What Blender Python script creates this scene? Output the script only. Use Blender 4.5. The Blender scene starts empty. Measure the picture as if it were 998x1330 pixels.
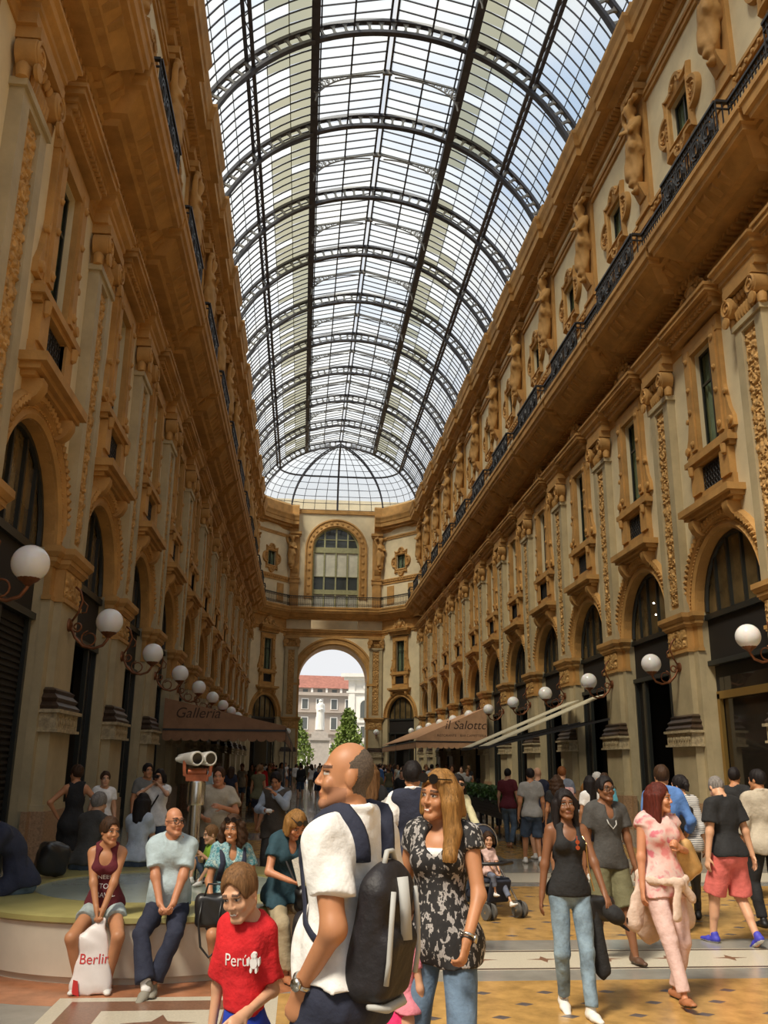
import bpy, bmesh, math, random
import numpy as np
from math import sin, cos, pi, radians, sqrt, atan2, hypot
from mathutils import Vector, Matrix

rnd = random.Random(7)
S = bpy.context.scene
COL = S.collection

# ------------------------------------------------------------------ camera
CAM_F, CAM_PITCH, CAM_YAW, CAM_ROLL = 1151.1, 0.276231, 0.0879303, 0.0100893
CAM_POS = Vector((-2.607, 0.0, 1.8))
_f = Vector((sin(CAM_YAW)*cos(CAM_PITCH), cos(CAM_YAW)*cos(CAM_PITCH), sin(CAM_PITCH)))
_r = Vector((cos(CAM_YAW), -sin(CAM_YAW), 0.0))
_u = _r.cross(_f)
_r2 = _r*cos(CAM_ROLL) + _u*sin(CAM_ROLL)
_u2 = -_r*sin(CAM_ROLL) + _u*cos(CAM_ROLL)
cam_data = bpy.data.cameras.new('camera')
cam = bpy.data.objects.new('camera', cam_data)
COL.objects.link(cam)
cam.matrix_world = Matrix(((_r2.x, _u2.x, -_f.x, CAM_POS.x), (_r2.y, _u2.y, -_f.y, CAM_POS.y),
                           (_r2.z, _u2.z, -_f.z, CAM_POS.z), (0, 0, 0, 1)))
cam_data.sensor_fit = 'VERTICAL'
cam_data.sensor_height = 24.0
cam_data.lens = 24.0*CAM_F/1330.0
cam_data.clip_start = 0.05
cam_data.clip_end = 600
S.camera = cam

# ------------------------------------------------------------------ light
S.view_settings.view_transform = 'Standard'
S.view_settings.look = 'None'
S.view_settings.gamma = 1.0
S.view_settings.use_curve_mapping = False
S.view_settings.exposure = 0.0
SKY = 0.9
world = bpy.data.worlds.new('sky')
S.world = world
world.use_nodes = True
nt = world.node_tree
nt.nodes.clear()
wo = nt.nodes.new('ShaderNodeOutputWorld')
bg = nt.nodes.new('ShaderNodeBackground')
tc = nt.nodes.new('ShaderNodeTexCoord')
mp = nt.nodes.new('ShaderNodeMapping')
mp.inputs['Scale'].default_value = (1.0, 1.0, 2.2)
nz = nt.nodes.new('ShaderNodeTexNoise')
nz.inputs['Scale'].default_value = 2.3
nz.inputs['Detail'].default_value = 6
rp = nt.nodes.new('ShaderNodeValToRGB')
rp.color_ramp.elements[0].position = 0.40
rp.color_ramp.elements[0].color = (0.52, 0.68, 0.90, 1)
rp.color_ramp.elements[1].position = 0.58
rp.color_ramp.elements[1].color = (0.97, 0.98, 1.0, 1)
nt.links.new(tc.outputs['Generated'], mp.inputs['Vector'])
nt.links.new(mp.outputs['Vector'], nz.inputs['Vector'])
sx = nt.nodes.new('ShaderNodeSeparateXYZ'); nt.links.new(tc.outputs['Generated'], sx.inputs['Vector'])
mr = nt.nodes.new('ShaderNodeMapRange'); mr.inputs['From Min'].default_value = 0.0; mr.inputs['From Max'].default_value = 0.6; mr.inputs['To Min'].default_value = 0.22; mr.inputs['To Max'].default_value = 0.0
nt.links.new(sx.outputs['Z'], mr.inputs['Value'])
ad = nt.nodes.new('ShaderNodeMath'); ad.operation = 'ADD'; nt.links.new(nz.outputs['Fac'], ad.inputs[0]); nt.links.new(mr.outputs['Result'], ad.inputs[1])
nt.links.new(ad.outputs['Value'], rp.inputs['Fac'])
nt.links.new(rp.outputs['Color'], bg.inputs['Color'])
bg.inputs['Strength'].default_value = SKY
nt.links.new(bg.outputs['Background'], wo.inputs['Surface'])
sun_d = bpy.data.lights.new('sun', 'SUN')
sun_d.energy = 4.9
sun_d.angle = radians(14)
sun_d.color = (1.0, 0.90, 0.74)
sun = bpy.data.objects.new('sun', sun_d)
COL.objects.link(sun)
SUN_DIR = Vector((0.46, 0.50, -0.92)).normalized()      # the way the light travels
sun.rotation_euler = SUN_DIR.to_track_quat('-Z', 'Y').to_euler()
sun.location = (-20, -10, 50)

# ------------------------------------------------------------------ materials
MATS = {}
def mat(name, col, rough=0.6, var=0.0, scale=3.0, metal=0.0, bump=0.0, bscale=None, spec=0.5, coat=0.0, sss=0.0, trans=0.0, alpha=1.0, emit=None, col2=None, stretch=None):
    """principled material; var > 0 mottles the colour with object-space noise, bump adds fine relief"""
    if name in MATS:
        return MATS[name]
    m = bpy.data.materials.new(name)
    m.use_nodes = True
    t = m.node_tree
    b = t.nodes['Principled BSDF']
    c = (col[0], col[1], col[2], 1)
    b.inputs['Base Color'].default_value = c
    b.inputs['Roughness'].default_value = rough
    b.inputs['Metallic'].default_value = metal
    b.inputs['Specular IOR Level'].default_value = spec
    if coat: b.inputs['Coat Weight'].default_value = coat; b.inputs['Coat Roughness'].default_value = 0.08
    if trans: b.inputs['Transmission Weight'].default_value = trans
    if sss:
        b.inputs['Subsurface Weight'].default_value = sss
        b.inputs['Subsurface Radius'].default_value = (0.02, 0.008, 0.004)
    b.inputs['Alpha'].default_value = alpha
    if emit:
        b.inputs['Emission Color'].default_value = (emit[0], emit[1], emit[2], 1)
        b.inputs['Emission Strength'].default_value = emit[3]
    if var or bump or col2:
        tcn = t.nodes.new('ShaderNodeTexCoord')
        src = tcn.outputs['Object']
        if stretch:
            mpn = t.nodes.new('ShaderNodeMapping')
            mpn.inputs['Scale'].default_value = stretch
            t.links.new(src, mpn.inputs['Vector']); src = mpn.outputs['Vector']
    if var or col2:
        n = t.nodes.new('ShaderNodeTexNoise')
        n.inputs['Scale'].default_value = scale
        n.inputs['Detail'].default_value = 5
        n.inputs['Roughness'].default_value = 0.6
        t.links.new(src, n.inputs['Vector'])
        r = t.nodes.new('ShaderNodeValToRGB')
        r.color_ramp.elements[0].position = 0.32
        r.color_ramp.elements[1].position = 0.68
        a = col2 if col2 else tuple(max(0, x*(1-var)) for x in col)
        d = col if col2 else tuple(min(1, x*(1+var)) for x in col)
        r.color_ramp.elements[0].color = (a[0], a[1], a[2], 1)
        r.color_ramp.elements[1].color = (d[0], d[1], d[2], 1)
        t.links.new(n.outputs['Fac'], r.inputs['Fac'])
        t.links.new(r.outputs['Color'], b.inputs['Base Color'])
    if bump:
        n2 = t.nodes.new('ShaderNodeTexNoise')
        n2.inputs['Scale'].default_value = bscale or scale*6
        n2.inputs['Detail'].default_value = 4
        t.links.new(src, n2.inputs['Vector'])
        bp = t.nodes.new('ShaderNodeBump')
        bp.inputs['Strength'].default_value = bump
        bp.inputs['Distance'].default_value = 0.02
        t.links.new(n2.outputs['Fac'], bp.inputs['Height'])
        t.links.new(bp.outputs['Normal'], b.inputs['Normal'])
    MATS[name] = m
    return m

def glass_mat(name, tint, clear, milk, rough=0.05):
    """pane: part clear transmission, part milky (dusty) scattering, a thin reflection"""
    m = bpy.data.materials.new(name); m.use_nodes = True
    t = m.node_tree; t.nodes.clear()
    o = t.nodes.new('ShaderNodeOutputMaterial')
    tr = t.nodes.new('ShaderNodeBsdfTransparent'); tr.inputs['Color'].default_value = (*tint, 1)
    tl = t.nodes.new('ShaderNodeBsdfTranslucent'); tl.inputs['Color'].default_value = (*milk, 1)
    mx = t.nodes.new('ShaderNodeMixShader'); mx.inputs['Fac'].default_value = 1-clear
    t.links.new(tr.outputs[0], mx.inputs[1]); t.links.new(tl.outputs[0], mx.inputs[2])
    t.links.new(mx.outputs[0], o.inputs['Surface'])
    MATS[name] = m
    return m

plaster = mat('cream_plaster', (0.70, 0.59, 0.38), 0.8, 0.12, 0.8, bump=0.15, bscale=30)
ochre = mat('ochre_stucco', (0.47, 0.255, 0.075), 0.75, 0.22, 1.5, bump=0.25, bscale=25)
ochre_relief = mat('ochre_relief', (0.52, 0.30, 0.10), 0.75, 0.30, 6.0, bump=0.6, bscale=22)
stone = mat('cream_stone', (0.45, 0.365, 0.215), 0.65, 0.16, 1.2, bump=0.12, bscale=18)
stone_relief = mat('carved_stone', (0.42, 0.335, 0.20), 0.7, 0.35, 9.0, bump=0.8, bscale=26)
granite = mat('reddish_granite', (0.36, 0.22, 0.12), 0.45, 0.3, 30)
dark_base = mat('dark_brown_marble', (0.055, 0.033, 0.02), 0.35, 0.4, 6)
iron = mat('black_iron', (0.018, 0.017, 0.018), 0.5)
roof_iron = mat('dark_roof_iron', (0.045, 0.045, 0.055), 0.5, 0.3, 4)
roof_iron_grey = mat('grey_roof_iron', (0.20, 0.20, 0.19), 0.55, 0.3, 4)
bronze = mat('reddish_bronze', (0.20, 0.075, 0.03), 0.42, 0.3, 8, metal=0.6)
shop_dark = mat('dark_shop_interior', (0.012, 0.009, 0.007), 0.7)
shop_glass = mat('dark_shop_glass', (0.02, 0.016, 0.012), 0.06, spec=0.6)
lunette_glass = mat('lunette_glass', (0.13, 0.09, 0.04), 0.1, 0.5, 1.2)
frame_dark = mat('dark_window_frame', (0.02, 0.022, 0.02), 0.4)
frame_green = mat('olive_window_frame', (0.34, 0.33, 0.17), 0.55, 0.15, 4)
brass = mat('brass_frame', (0.52, 0.33, 0.10), 0.35, metal=0.8)
curtain_m = mat('pale_curtain', (0.50, 0.50, 0.42), 0.9, 0.25, 2.0)
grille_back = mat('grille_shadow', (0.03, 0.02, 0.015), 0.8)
globe_m = mat('opal_globe', (0.88, 0.86, 0.84), 0.12, spec=0.6, sss=0.3)
win_glass = mat('window_glass', (0.05, 0.055, 0.05), 0.04, spec=0.8)
pane_clear = glass_mat('roof_glass_clear', (0.93, 0.96, 0.97), 0.80, (0.92, 0.95, 0.96))
pane_milk = glass_mat('roof_glass_milky', (0.93, 0.95, 0.93), 0.68, (0.93, 0.94, 0.90))
pane_cream = glass_mat('roof_glass_sooty', (0.50, 0.48, 0.35), 0.72, (0.44, 0.42, 0.30))
pane_win = glass_mat('clear_window_glass', (0.75, 0.80, 0.75), 0.9, (0.5, 0.5, 0.45))

# ------------------------------------------------------------------ mesh builder
class MB:
    def __init__(s):
        s.v = []; s.f = []; s.m = []; s.mi = 0
    def add(s, vs, fs):
        o = len(s.v); s.v.extend(tuple(map(float, p)) for p in vs)
        for f in fs:
            s.f.append(tuple(i+o for i in f)); s.m.append(s.mi)
    def box(s, x0, x1, y0, y1, z0, z1):
        s.add([(x0,y0,z0),(x1,y0,z0),(x1,y1,z0),(x0,y1,z0),(x0,y0,z1),(x1,y0,z1),(x1,y1,z1),(x0,y1,z1)],
              [(0,3,2,1),(4,5,6,7),(0,1,5,4),(1,2,6,5),(2,3,7,6),(3,0,4,7)])
        return s
    def quad(s, a, b, c, d):
        s.add([a,b,c,d], [(0,1,2,3)]); return s
    def loft(s, rings, closed=True, cap=True):
        n = len(rings[0]); vs = [p for r in rings for p in r]; fs = []
        for i in range(len(rings)-1):
            for j in range(n if closed else n-1):
                k = (j+1) % n
                fs.append((i*n+j, i*n+k, (i+1)*n+k, (i+1)*n+j))
        if cap and closed:
            fs.append(tuple(range(n))[::-1]); fs.append(tuple((len(rings)-1)*n+j for j in range(n)))
        s.add(vs, fs); return s
    def lathe(s, prof, seg=16, c=(0,0,0), axis='z'):
        rings = []
        for r, h in prof:
            ring = []
            for j in range(seg):
                a = 2*pi*j/seg
                p = (r*cos(a), r*sin(a), h)
                if axis == 'y': p = (p[0], p[2], p[1])
                if axis == 'x': p = (p[2], p[0], p[1])
                ring.append((p[0]+c[0], p[1]+c[1], p[2]+c[2]))
            rings.append(ring)
        return s.loft(rings)
    def tube(s, pts, r, seg=6, cap=True, flat=1.0):
        P = [Vector(p) for p in pts]; n = len(P)
        R = r if isinstance(r, (list, tuple)) else [r]*n
        rings = []; up = None
        for i in range(n):
            d = (P[min(i+1,n-1)] - P[max(i-1,0)])
            if d.length < 1e-9: d = Vector((0,0,1))
            d.normalize()
            if up is None:
                up = d.orthogonal().normalized() if abs(d.z) > .95 else (Vector((0,0,1)) - d*d.z).normalized()
            else:
                up = (up - d*up.dot(d))
                up = up.normalized() if up.length > 1e-6 else d.orthogonal().normalized()
            q = d.cross(up)
            rings.append([P[i] + (up*cos(2*pi*j/seg)*flat + q*sin(2*pi*j/seg))*R[i] for j in range(seg)])
        return s.loft(rings, cap=cap)
    def bar(s, a, b, w, h=None):
        """straight rectangular bar from a to b"""
        h = h or w; a = Vector(a); b = Vector(b); d = (b-a).normalized()
        up = Vector((0,0,1)) if abs(d.z) < .9 else Vector((0,1,0))
        q = d.cross(up).normalized(); up = q.cross(d)
        r = lambda p: [p+q*w/2+up*h/2, p-q*w/2+up*h/2, p-q*w/2-up*h/2, p+q*w/2-up*h/2]
        return s.loft([r(a), r(b)])
    def prism(s, poly, n0, n1, plane='xz'):
        """extrude a 2-D outline; plane xz extrudes along y, xy along z, yz along x"""
        def P(p, h):
            return {'xz': (p[0], h, p[1]), 'xy': (p[0], p[1], h), 'yz': (h, p[0], p[1])}[plane]
        return s.loft([[P(p, n0) for p in poly], [P(p, n1) for p in poly]])
    def sweep(s, prof, path, closed=False):
        """profile points (out, z) carried along a plan path of (x, y); 'out' is to the LEFT of travel; mitred"""
        n = len(path); rings = []
        for i in range(n):
            p = Vector(path[i]).to_2d()
            def dirn(a, b):
                d = Vector(path[b]).to_2d()-Vector(path[a]).to_2d(); return d.normalized()
            if i == 0: d0 = d1 = dirn(0, 1)
            elif i == n-1: d0 = d1 = dirn(n-2, n-1)
            else: d0 = dirn(i-1, i); d1 = dirn(i, i+1)
            n0 = Vector((-d0.y, d0.x)); n1 = Vector((-d1.y, d1.x))
            m = (n0+n1); L = m.length
            m = m/L if L > 1e-6 else n0
            k = 1.0/max(0.35, m.dot(n0))
            rings.append([(p.x+m.x*o*k, p.y+m.y*o*k, z) for o, z in prof])
        return s.loft(rings, closed=True, cap=True)
    def mesh(s, name, mats, smooth=False, auto=None):
        me = bpy.data.meshes.new(name)
        me.from_pydata(s.v, [], s.f)
        for m in (mats if isinstance(mats, (list, tuple)) else [mats]): me.materials.append(m)
        if s.m and max(s.m) > 0: me.polygons.foreach_set('material_index', s.m)
        bm = bmesh.new(); bm.from_mesh(me); bmesh.ops.recalc_face_normals(bm, faces=bm.faces); bm.to_mesh(me); bm.free()
        if smooth or auto:
            me.polygons.foreach_set('use_smooth', [True]*len(me.polygons))
            if auto: me.set_sharp_from_angle(angle=radians(auto))
        me.update()
        return me
    def build(s, name, mats, parent=None, smooth=False, auto=None):
        return link(name, s.mesh(name, mats, smooth, auto), parent)

def link(name, me, parent=None, loc=None, rz=0.0, scale=None):
    o = bpy.data.objects.new(name, me)
    COL.objects.link(o)
    if parent is not None: o.parent = parent
    if loc is not None: o.location = loc
    if rz: o.rotation_euler = (0, 0, rz)
    if scale: o.scale = scale
    return o
def empty(name, loc=(0,0,0), rz=0.0, parent=None):
    o = bpy.data.objects.new(name, None); o.empty_display_size = 0.1
    COL.objects.link(o); o.location = loc; o.rotation_euler = (0, 0, rz)
    if parent is not None: o.parent = parent
    return o
def tag(o, label=None, cat=None, group=None, kind=None):
    if label: o['label'] = label
    if cat: o['category'] = cat
    if group: o['group'] = group
    if kind: o['kind'] = kind
    return o
def arc(cx, cz, r, a0, a1, n):
    return [(cx+r*cos(radians(a0+(a1-a0)*i/n)), cz+r*sin(radians(a0+(a1-a0)*i/n))) for i in range(n+1)]
def copy_tree(o, parent=None):
    c = o.copy(); COL.objects.link(c); c.parent = parent
    for ch in o.children: copy_tree(ch, c)
    return c
# ------------------------------------------------------------------ the arcade walls
WX, BAY, PIER0 = 7.25, 5.142, 6.857          # wall plane, bay length, first pier
NB = 13
BAYS = [PIER0+BAY*(j+.5) for j in range(NB)]
PIERS = [PIER0+BAY*j for j in range(NB+1)]
HW = BAY/2
AR, SPR = 1.72, 5.55                          # arch radius, springing
YE = 78.5                                     # end wall
RZ = {'right': pi/2, 'left': -pi/2}
def T(side, yc):
    if side == 'right': return lambda p: (WX-p[1], yc+p[0], p[2])
    return lambda p: (-WX+p[1], yc-p[0], p[2])
def place(name, me, parent, side, yc, sc=None):
    return link(name, me, parent, ((WX if side == 'right' else -WX), yc, 0), RZ[side], sc)

def wall_panel(mb, hw, Tf, side_strip=True):
    def q(*p): mb.add([Tf(a) for a in p], [tuple(range(len(p)))])
    D = -.45
    mb.mi = 1
    for s in (-1, 1):
        q((s*hw,0,0),(s*AR,0,0),(s*AR,0,SPR),(s*hw,0,SPR))
        q((s*AR,0,0),(s*AR,D,0),(s*AR,D,SPR),(s*AR,0,SPR))
    mb.mi = 0
    n = 20
    pts = arc(0, SPR, AR, 180, 0, n)
    for i in range(n):
        (x0,z0),(x1,z1) = pts[i], pts[i+1]
        mb.mi = 0; q((x0,0,z0),(x1,0,z1),(x1,0,8.0),(x0,0,8.0))
        mb.mi = 3; q((x0,0,z0),(x0,D,z0),(x1,D,z1),(x1,0,z1))
    mb.mi = 0
    for s in (-1, 1): q((s*hw,0,SPR),(s*AR,0,SPR),(s*AR,0,8.0),(s*hw,0,8.0))
    def band(z0, z1, hole=None):
        if not hole: q((-hw,0,z0),(hw,0,z0),(hw,0,z1),(-hw,0,z1)); return
        for s in (-1, 1):
            q((s*hw,0,z0),(s*hole,0,z0),(s*hole,0,z1),(s*hw,0,z1))
            q((s*hole,0,z0),(s*hole,-.32,z0),(s*hole,-.32,z1),(s*hole,0,z1))
        for z in (z0, z1): q((-hole,0,z),(hole,0,z),(hole,-.32,z),(-hole,-.32,z))
        mb.mi = 2; q((-hole,-.6,z0),(hole,-.6,z0),(hole,-.6,z1),(-hole,-.6,z1)); mb.mi = 0
    band(8.0, 9.4); band(9.4, 12.05, .56); band(12.05, 13.0)
    mb.mi = 3; band(13.0, 14.2); mb.mi = 0
    band(14.2, 18.5); band(18.5, 19.75, .56); band(19.75, 24.6)
    mb.mi = 2
    q((-hw,-1.6,0),(hw,-1.6,0),(hw,-1.6,24.6),(-hw,-1.6,24.6))

def side_path(side, inner, outer, half, at_piers=True, y0=PIER0-1.0):
    """plan path along one wall, stepping out by `outer` around every pier (or bay centre)"""
    pts = [(inner, y0)]
    for yc in (PIERS if at_piers else BAYS):
        if yc-half < y0+.05: pts = [(outer, y0)]
        else: pts += [(inner, yc-half), (outer, yc-half)]
        pts += [(outer, yc+half), (inner, yc+half)]
    pts.append((inner, PIERS[-1]+1.3))
    cc = [(o, y) for o, y in pts]
    return [(WX-o, y) for o, y in cc] if side == 'right' else [(-WX+o, y) for o, y in reversed(cc)]
# both run so that 'left of travel' is into the gallery: right wall northwards, left wall southwards

def spiral(mb, cx, cz, y, r0, turns=1.6, tube=.03, sgn=1, start=0.0, n=22):
    pts = []
    for i in range(n+1):
        t = i/n; a = start+sgn*turns*2*pi*t; r = r0*(1-.82*t)
        pts.append((cx+r*cos(a), y, cz+r*sin(a)))
    mb.tube(pts, [tube*(1-.35*i/n) for i in range(n+1)], 5)

def relief_mesh(name, w, h, nblob, seed, amp=.055, mats=None, res=.043, rad=(.022, .06)):
    """carved foliage panel: mirrored raised leaves and scrolls on a slab (x across, y out, z up from 0)"""
    g = np.random.RandomState(seed)
    nx, nz_ = max(6, int(w/res)), max(6, int(h/res))
    X, Zg = np.meshgrid(np.linspace(-w/2, w/2, nx+1), np.linspace(0, h, nz_+1))
    Hh = np.zeros_like(X)
    for i in range(nblob):
        bx, bz = g.uniform(0, w/2*.88), g.uniform(.02, .98)*h
        a, r1 = g.uniform(0, pi), g.uniform(*rad)
        r2 = r1*g.uniform(1.2, 2.4); A = amp*g.uniform(.6, 1.2)
        for s in (1, -1):
            dx, dz = X-s*bx, Zg-bz
            u = dx*cos(a*s)+dz*sin(a*s); v = -dx*sin(a*s)+dz*cos(a*s)
            Hh = np.maximum(Hh, A*np.clip(1.25-(u/r1)**2-(v/r2)**2, 0, 1))
    Hh[0, :] = Hh[-1, :] = 0; Hh[:, 0] = Hh[:, -1] = 0
    mb = MB()
    vs = list(zip(X.ravel(), Hh.ravel(), Zg.ravel()))
    W = nx+1
    fs = [(j*W+i, j*W+i+1, (j+1)*W+i+1, (j+1)*W+i) for j in range(nz_) for i in range(nx)]
    mb.add(vs, fs)
    return mb.mesh(name, mats or ochre_relief, auto=50)

# --- shared bay pieces (x along the wall, y out of it, z up) ---
def m_archivolt():
    mb = MB(); prof = [(1.72,-.05),(1.72,.05),(1.80,.10),(1.86,.06),(1.97,.06),(2.0,.13),(2.15,.13),(2.2,.05),(2.2,-.02)]
    rings = []
    for i in range(29):
        a = pi*i/28
        rings.append([(r*cos(a), n, SPR+r*sin(a)) for r, n in prof])
    mb.loft(rings)
    for i in range(44):                        # rope moulding on the outer ring
        a = pi*(i+.5)/44; r = 2.075; c = (r*cos(a), .14, SPR+r*sin(a))
        mb.lathe([(.0,-.075),(.05,-.05),(.055,.05),(.0,.075)], 5, c, 'x' if abs(cos(a)) > .7 else 'z')
    for i in range(60):                        # bead row on the inner ring
        a = pi*(i+.5)/60; r = 1.91
        mb.lathe([(.0,-.03),(.032,.0),(.0,.03)], 4, (r*cos(a), .075, SPR+r*sin(a)), 'y')
    return mb.mesh('archivolt', ochre, auto=40)
def m_pier():
    mb = MB()
    mb.mi = 2; mb.box(-.98,.98,0,.10,0,.95); mb.box(-.78,.78,0,.34,0,.95)
    mb.mi = 0; mb.box(-.74,.74,0,.30,.95,1.05); mb.box(-.69,.69,0,.26,1.05,2.27); mb.box(-.86,.86,-.1,.06,.95,4.58)
    mb.box(-.6,.6,0,.2,3.0,4.58)
    return mb.mesh('pier_shaft', [stone, stone_relief, granite], auto=30)
def m_pier_block():
    mb = MB()
    mb.box(-.80,.80,0,.40,2.27,2.32); mb.box(-.76,.76,0,.36,2.32,2.60); mb.box(-.82,.82,0,.42,2.60,2.66)
    for s in np.linspace(-.62,.62,9):
        mb.lathe([(.055,.35),(.06,.375),(.03,.385),(.0,.385)], 8, (s,0,2.46), 'y')
        mb.box(s+.066,s+.084,.35,.372,2.36,2.56)
    return mb.mesh('plinth_block', stone_relief, auto=30)
def m_pier_base():
    mb = MB(); prof = [(.36,2.66),(.38,2.72),(.30,2.80),(.34,2.86),(.26,2.94),(.28,3.0),(.2,3.05)]
    for (o, z0), (o2, z1) in zip(prof, prof[1:]):
        a, b = .4+o, .4+o2
        mb.loft([[(-a,0,z0),(a,0,z0),(a,o,z0),(-a,o,z0)], [(-b,0,z1),(b,0,z1),(b,o2,z1),(-b,o2,z1)]])
    return mb.mesh('pier_base_moulding', dark_base, auto=40)
def m_pier_capital():
    mb = MB()
    def blk(hw_, n, z0, z1): mb.box(-hw_,hw_,-.0,n,z0,z1)
    def blk2(e, z0, z1, e2=None):
        e2 = e if e2 is None else e2
        for (h, n) in ((.60,.2), (.86,.02)):
            mb.loft([[(-h-e,-.1,z0),(h+e,-.1,z0),(h+e,n+e,z0),(-h-e,n+e,z0)], [(-h-e2,-.1,z1),(h+e2,-.1,z1),(h+e2,n+e2,z1),(-h-e2,n+e2,z1)]])
    blk2(.05,4.58,4.66); blk2(.0,4.66,5.2); blk2(.03,5.2,5.27,.08); blk2(.10,5.27,5.36); blk2(.12,5.36,5.44,.18); blk2(.18,5.44,5.55)
    return mb.mesh('pier_capital', ochre, auto=35)
def m_pilaster():
    mb = MB()
    mb.box(-.6,.6,0,.14,SPR,11.5)
    for s in (-1,1): mb.box(s*.45-.15,s*.45+.15,.14,.22,SPR,11.5)
    mb.box(-.3,.3,.14,.22,SPR,5.75); mb.box(-.3,.3,.14,.22,11.3,11.5)
    mb.box(-.66,.66,0,.27,11.42,11.55)
    return mb.mesh('pilaster', stone)
def m_ionic():
    mb = MB()
    mb.box(-.56,.56,0,.20,11.5,12.3)
    mb.box(-.68,.68,0,.38,12.25,12.45)
    for s in (-1,1):
        mb.lathe([(.0,.06),(.25,.06),(.25,.36),(.21,.38),(.0,.38)], 16, (s*.55,0,12.0), 'y')
        spiral(mb, s*.55, 12.0, .385, .22, 1.8, .035, -s, pi/2)
        mb.lathe([(.0,.36),(.13,.36),(.14,.42),(.0,.44)], 10, (s*.62,0,11.66), 'y')
        mb.lathe([(.0,.0),(.10,.02),(.12,.2),(.06,.3),(.0,.3)], 8, (s*.64,.18,11.52), 'z')
    for i in range(5):
        x = -.32+.16*i
        mb.lathe([(.0,-.12),(.065,-.06),(.075,.06),(.0,.12)], 6, (x,.24,12.12), 'z')
    for i in range(7):                          # acanthus tips
        x = -.36+.12*i
        mb.lathe([(.0,-.2),(.05,-.1),(.07,.06),(.03,.16),(.0,.16)], 5, (x,.22,11.74), 'z')
    return mb.mesh('ionic_capital', ochre, auto=45)
def m_window_frame():
    mb = MB()
    for s in (-1,1):
        x0, x1 = sorted((s*.56, s*.98)); mb.box(x0,x1,0,.12,8.36,12.25)
        x0, x1 = sorted((s*.60, s*.86)); mb.box(x0,x1,.12,.17,9.5,12.2)
        x0, x1 = sorted((s*.56, s*1.02)); mb.box(x0,x1,0,.17,8.36,9.02)
        poly = [(.98,9.45),(1.30,9.45),(1.28,9.7),(1.14,9.95),(1.06,10.25),(.98,10.6)]      # foot scroll
        mb.prism([(s*a,b) for a,b in poly], 0, .1)
        for z, r in ((9.68,.10),(10.55,.08),(11.15,.08),(11.95,.09)):
            mb.lathe([(.0,.1),(r,.12),(r*.9,.2),(r*.4,.22),(.0,.24)], 10, (s*.74,0,z), 'y')
        mb.lathe([(.0,.05),(.11,.06),(.1,.16),(.0,.18)], 10, (s*1.16,0,9.62), 'y')
        mb.lathe([(.0,.05),(.07,.06),(.07,.14),(.0,.16)], 10, (s*1.04,0,10.4), 'y')
    mb.box(-1.12,1.12,0,.17,9.04,9.14); mb.box(-1.2,1.2,0,.24,9.14,9.28); mb.box(-1.1,1.1,0,.17,9.28,9.4)
    for s in (-1,1): mb.lathe([(.0,-.16),(.07,-.1),(.09,.05),(.09,.12),(.0,.12)], 8, (s*.9,.2,8.98), 'z')
    mb.box(-1.0,1.0,0,.14,12.06,12.45)
    # shelf below, on two brackets
    for (h, n, z0, z1) in ((1.28,.34,7.76,7.86),(1.36,.45,7.86,8.02),(1.18,.24,7.68,7.76),(1.05,.12,8.02,8.36)): mb.box(-h,h,0,n,z0,z1)
    for s in (-1,1):
        poly = [(0,7.30),(.14,7.30),(.26,7.40),(.34,7.56),(.34,7.68),(0,7.68)]
        mb.prism(poly, s*.92-.13, s*.92+.13, 'yz')
    return mb.mesh('window_frame', ochre, auto=40)
def m_hood():
    mb = MB()
    mb.box(-1.22,1.22,0,.30,12.55,12.78); mb.box(-1.30,1.30,0,.42,12.78,12.88)
    mb.box(-1.38,1.38,0,.54,12.88,13.0); mb.box(-1.42,1.42,0,.58,13.0,13.08)
    for i in range(17): mb.box(-1.2+.15*i-.04,-1.2+.15*i+.04,.3,.39,12.68,12.78)
    return mb.mesh('window_hood', ochre, auto=30)
def m_crest():
    mb = MB()
    poly = [(-1.25,13.08),(1.25,13.08),(1.1,13.2),(.75,13.38),(.5,13.62),(.3,13.86),(.12,14.0),(-.12,14.0),(-.3,13.86),(-.5,13.62),(-.75,13.38),(-1.1,13.2)]
    mb.prism(poly, 0, .12)
    for s in (-1,1):
        spiral(mb, s*.85, 13.28, .16, .17, 1.5, .05, s, -pi/2)
        spiral(mb, s*.5, 13.45, .18, .2, 1.5, .055, -s, pi/2)
        spiral(mb, s*.28, 13.72, .17, .14, 1.4, .045, s, pi)
        mb.tube([(s*1.2,.16,13.15),(s*.95,.2,13.2),(s*.7,.2,13.2),(s*.35,.2,13.32)], [.03,.06,.06,.04], 6)
    mb.lathe([(.0,.1),(.24,.12),(.22,.24),(.1,.3),(.0,.3)], 12, (0,0,13.52), 'y')
    for i in range(7):
        a = pi*i/6; mb.tube([(0,.22,13.75),(.22*cos(a),.2,13.78+.26*sin(a))], [.05,.03], 5)
    return mb.mesh('window_crest', ochre_relief, auto=50)
def m_grille():
    mb = MB(); mb.mi = 0
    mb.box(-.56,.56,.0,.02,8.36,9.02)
    mb.mi = 1
    for i in range(9): mb.bar((-.56+.14*i,.05,8.38),(-.56+.14*i,.05,9.0),.018)
    for i in range(8):
        for k in range(4):
            c = (-.49+.14*i,.05,8.46+.155*k)
            r = .06; pts = [(c[0]+r*cos(2*pi*j/8),.05,c[2]+r*sin(2*pi*j/8)) for j in range(9)]
            mb.tube(pts, .012, 4)
    mb.bar((-.56,.05,8.4),(.56,.05,8.4),.03); mb.bar((-.56,.05,8.98),(.56,.05,8.98),.03)
    return mb.mesh('iron_grille', [grille_back, iron])
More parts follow.
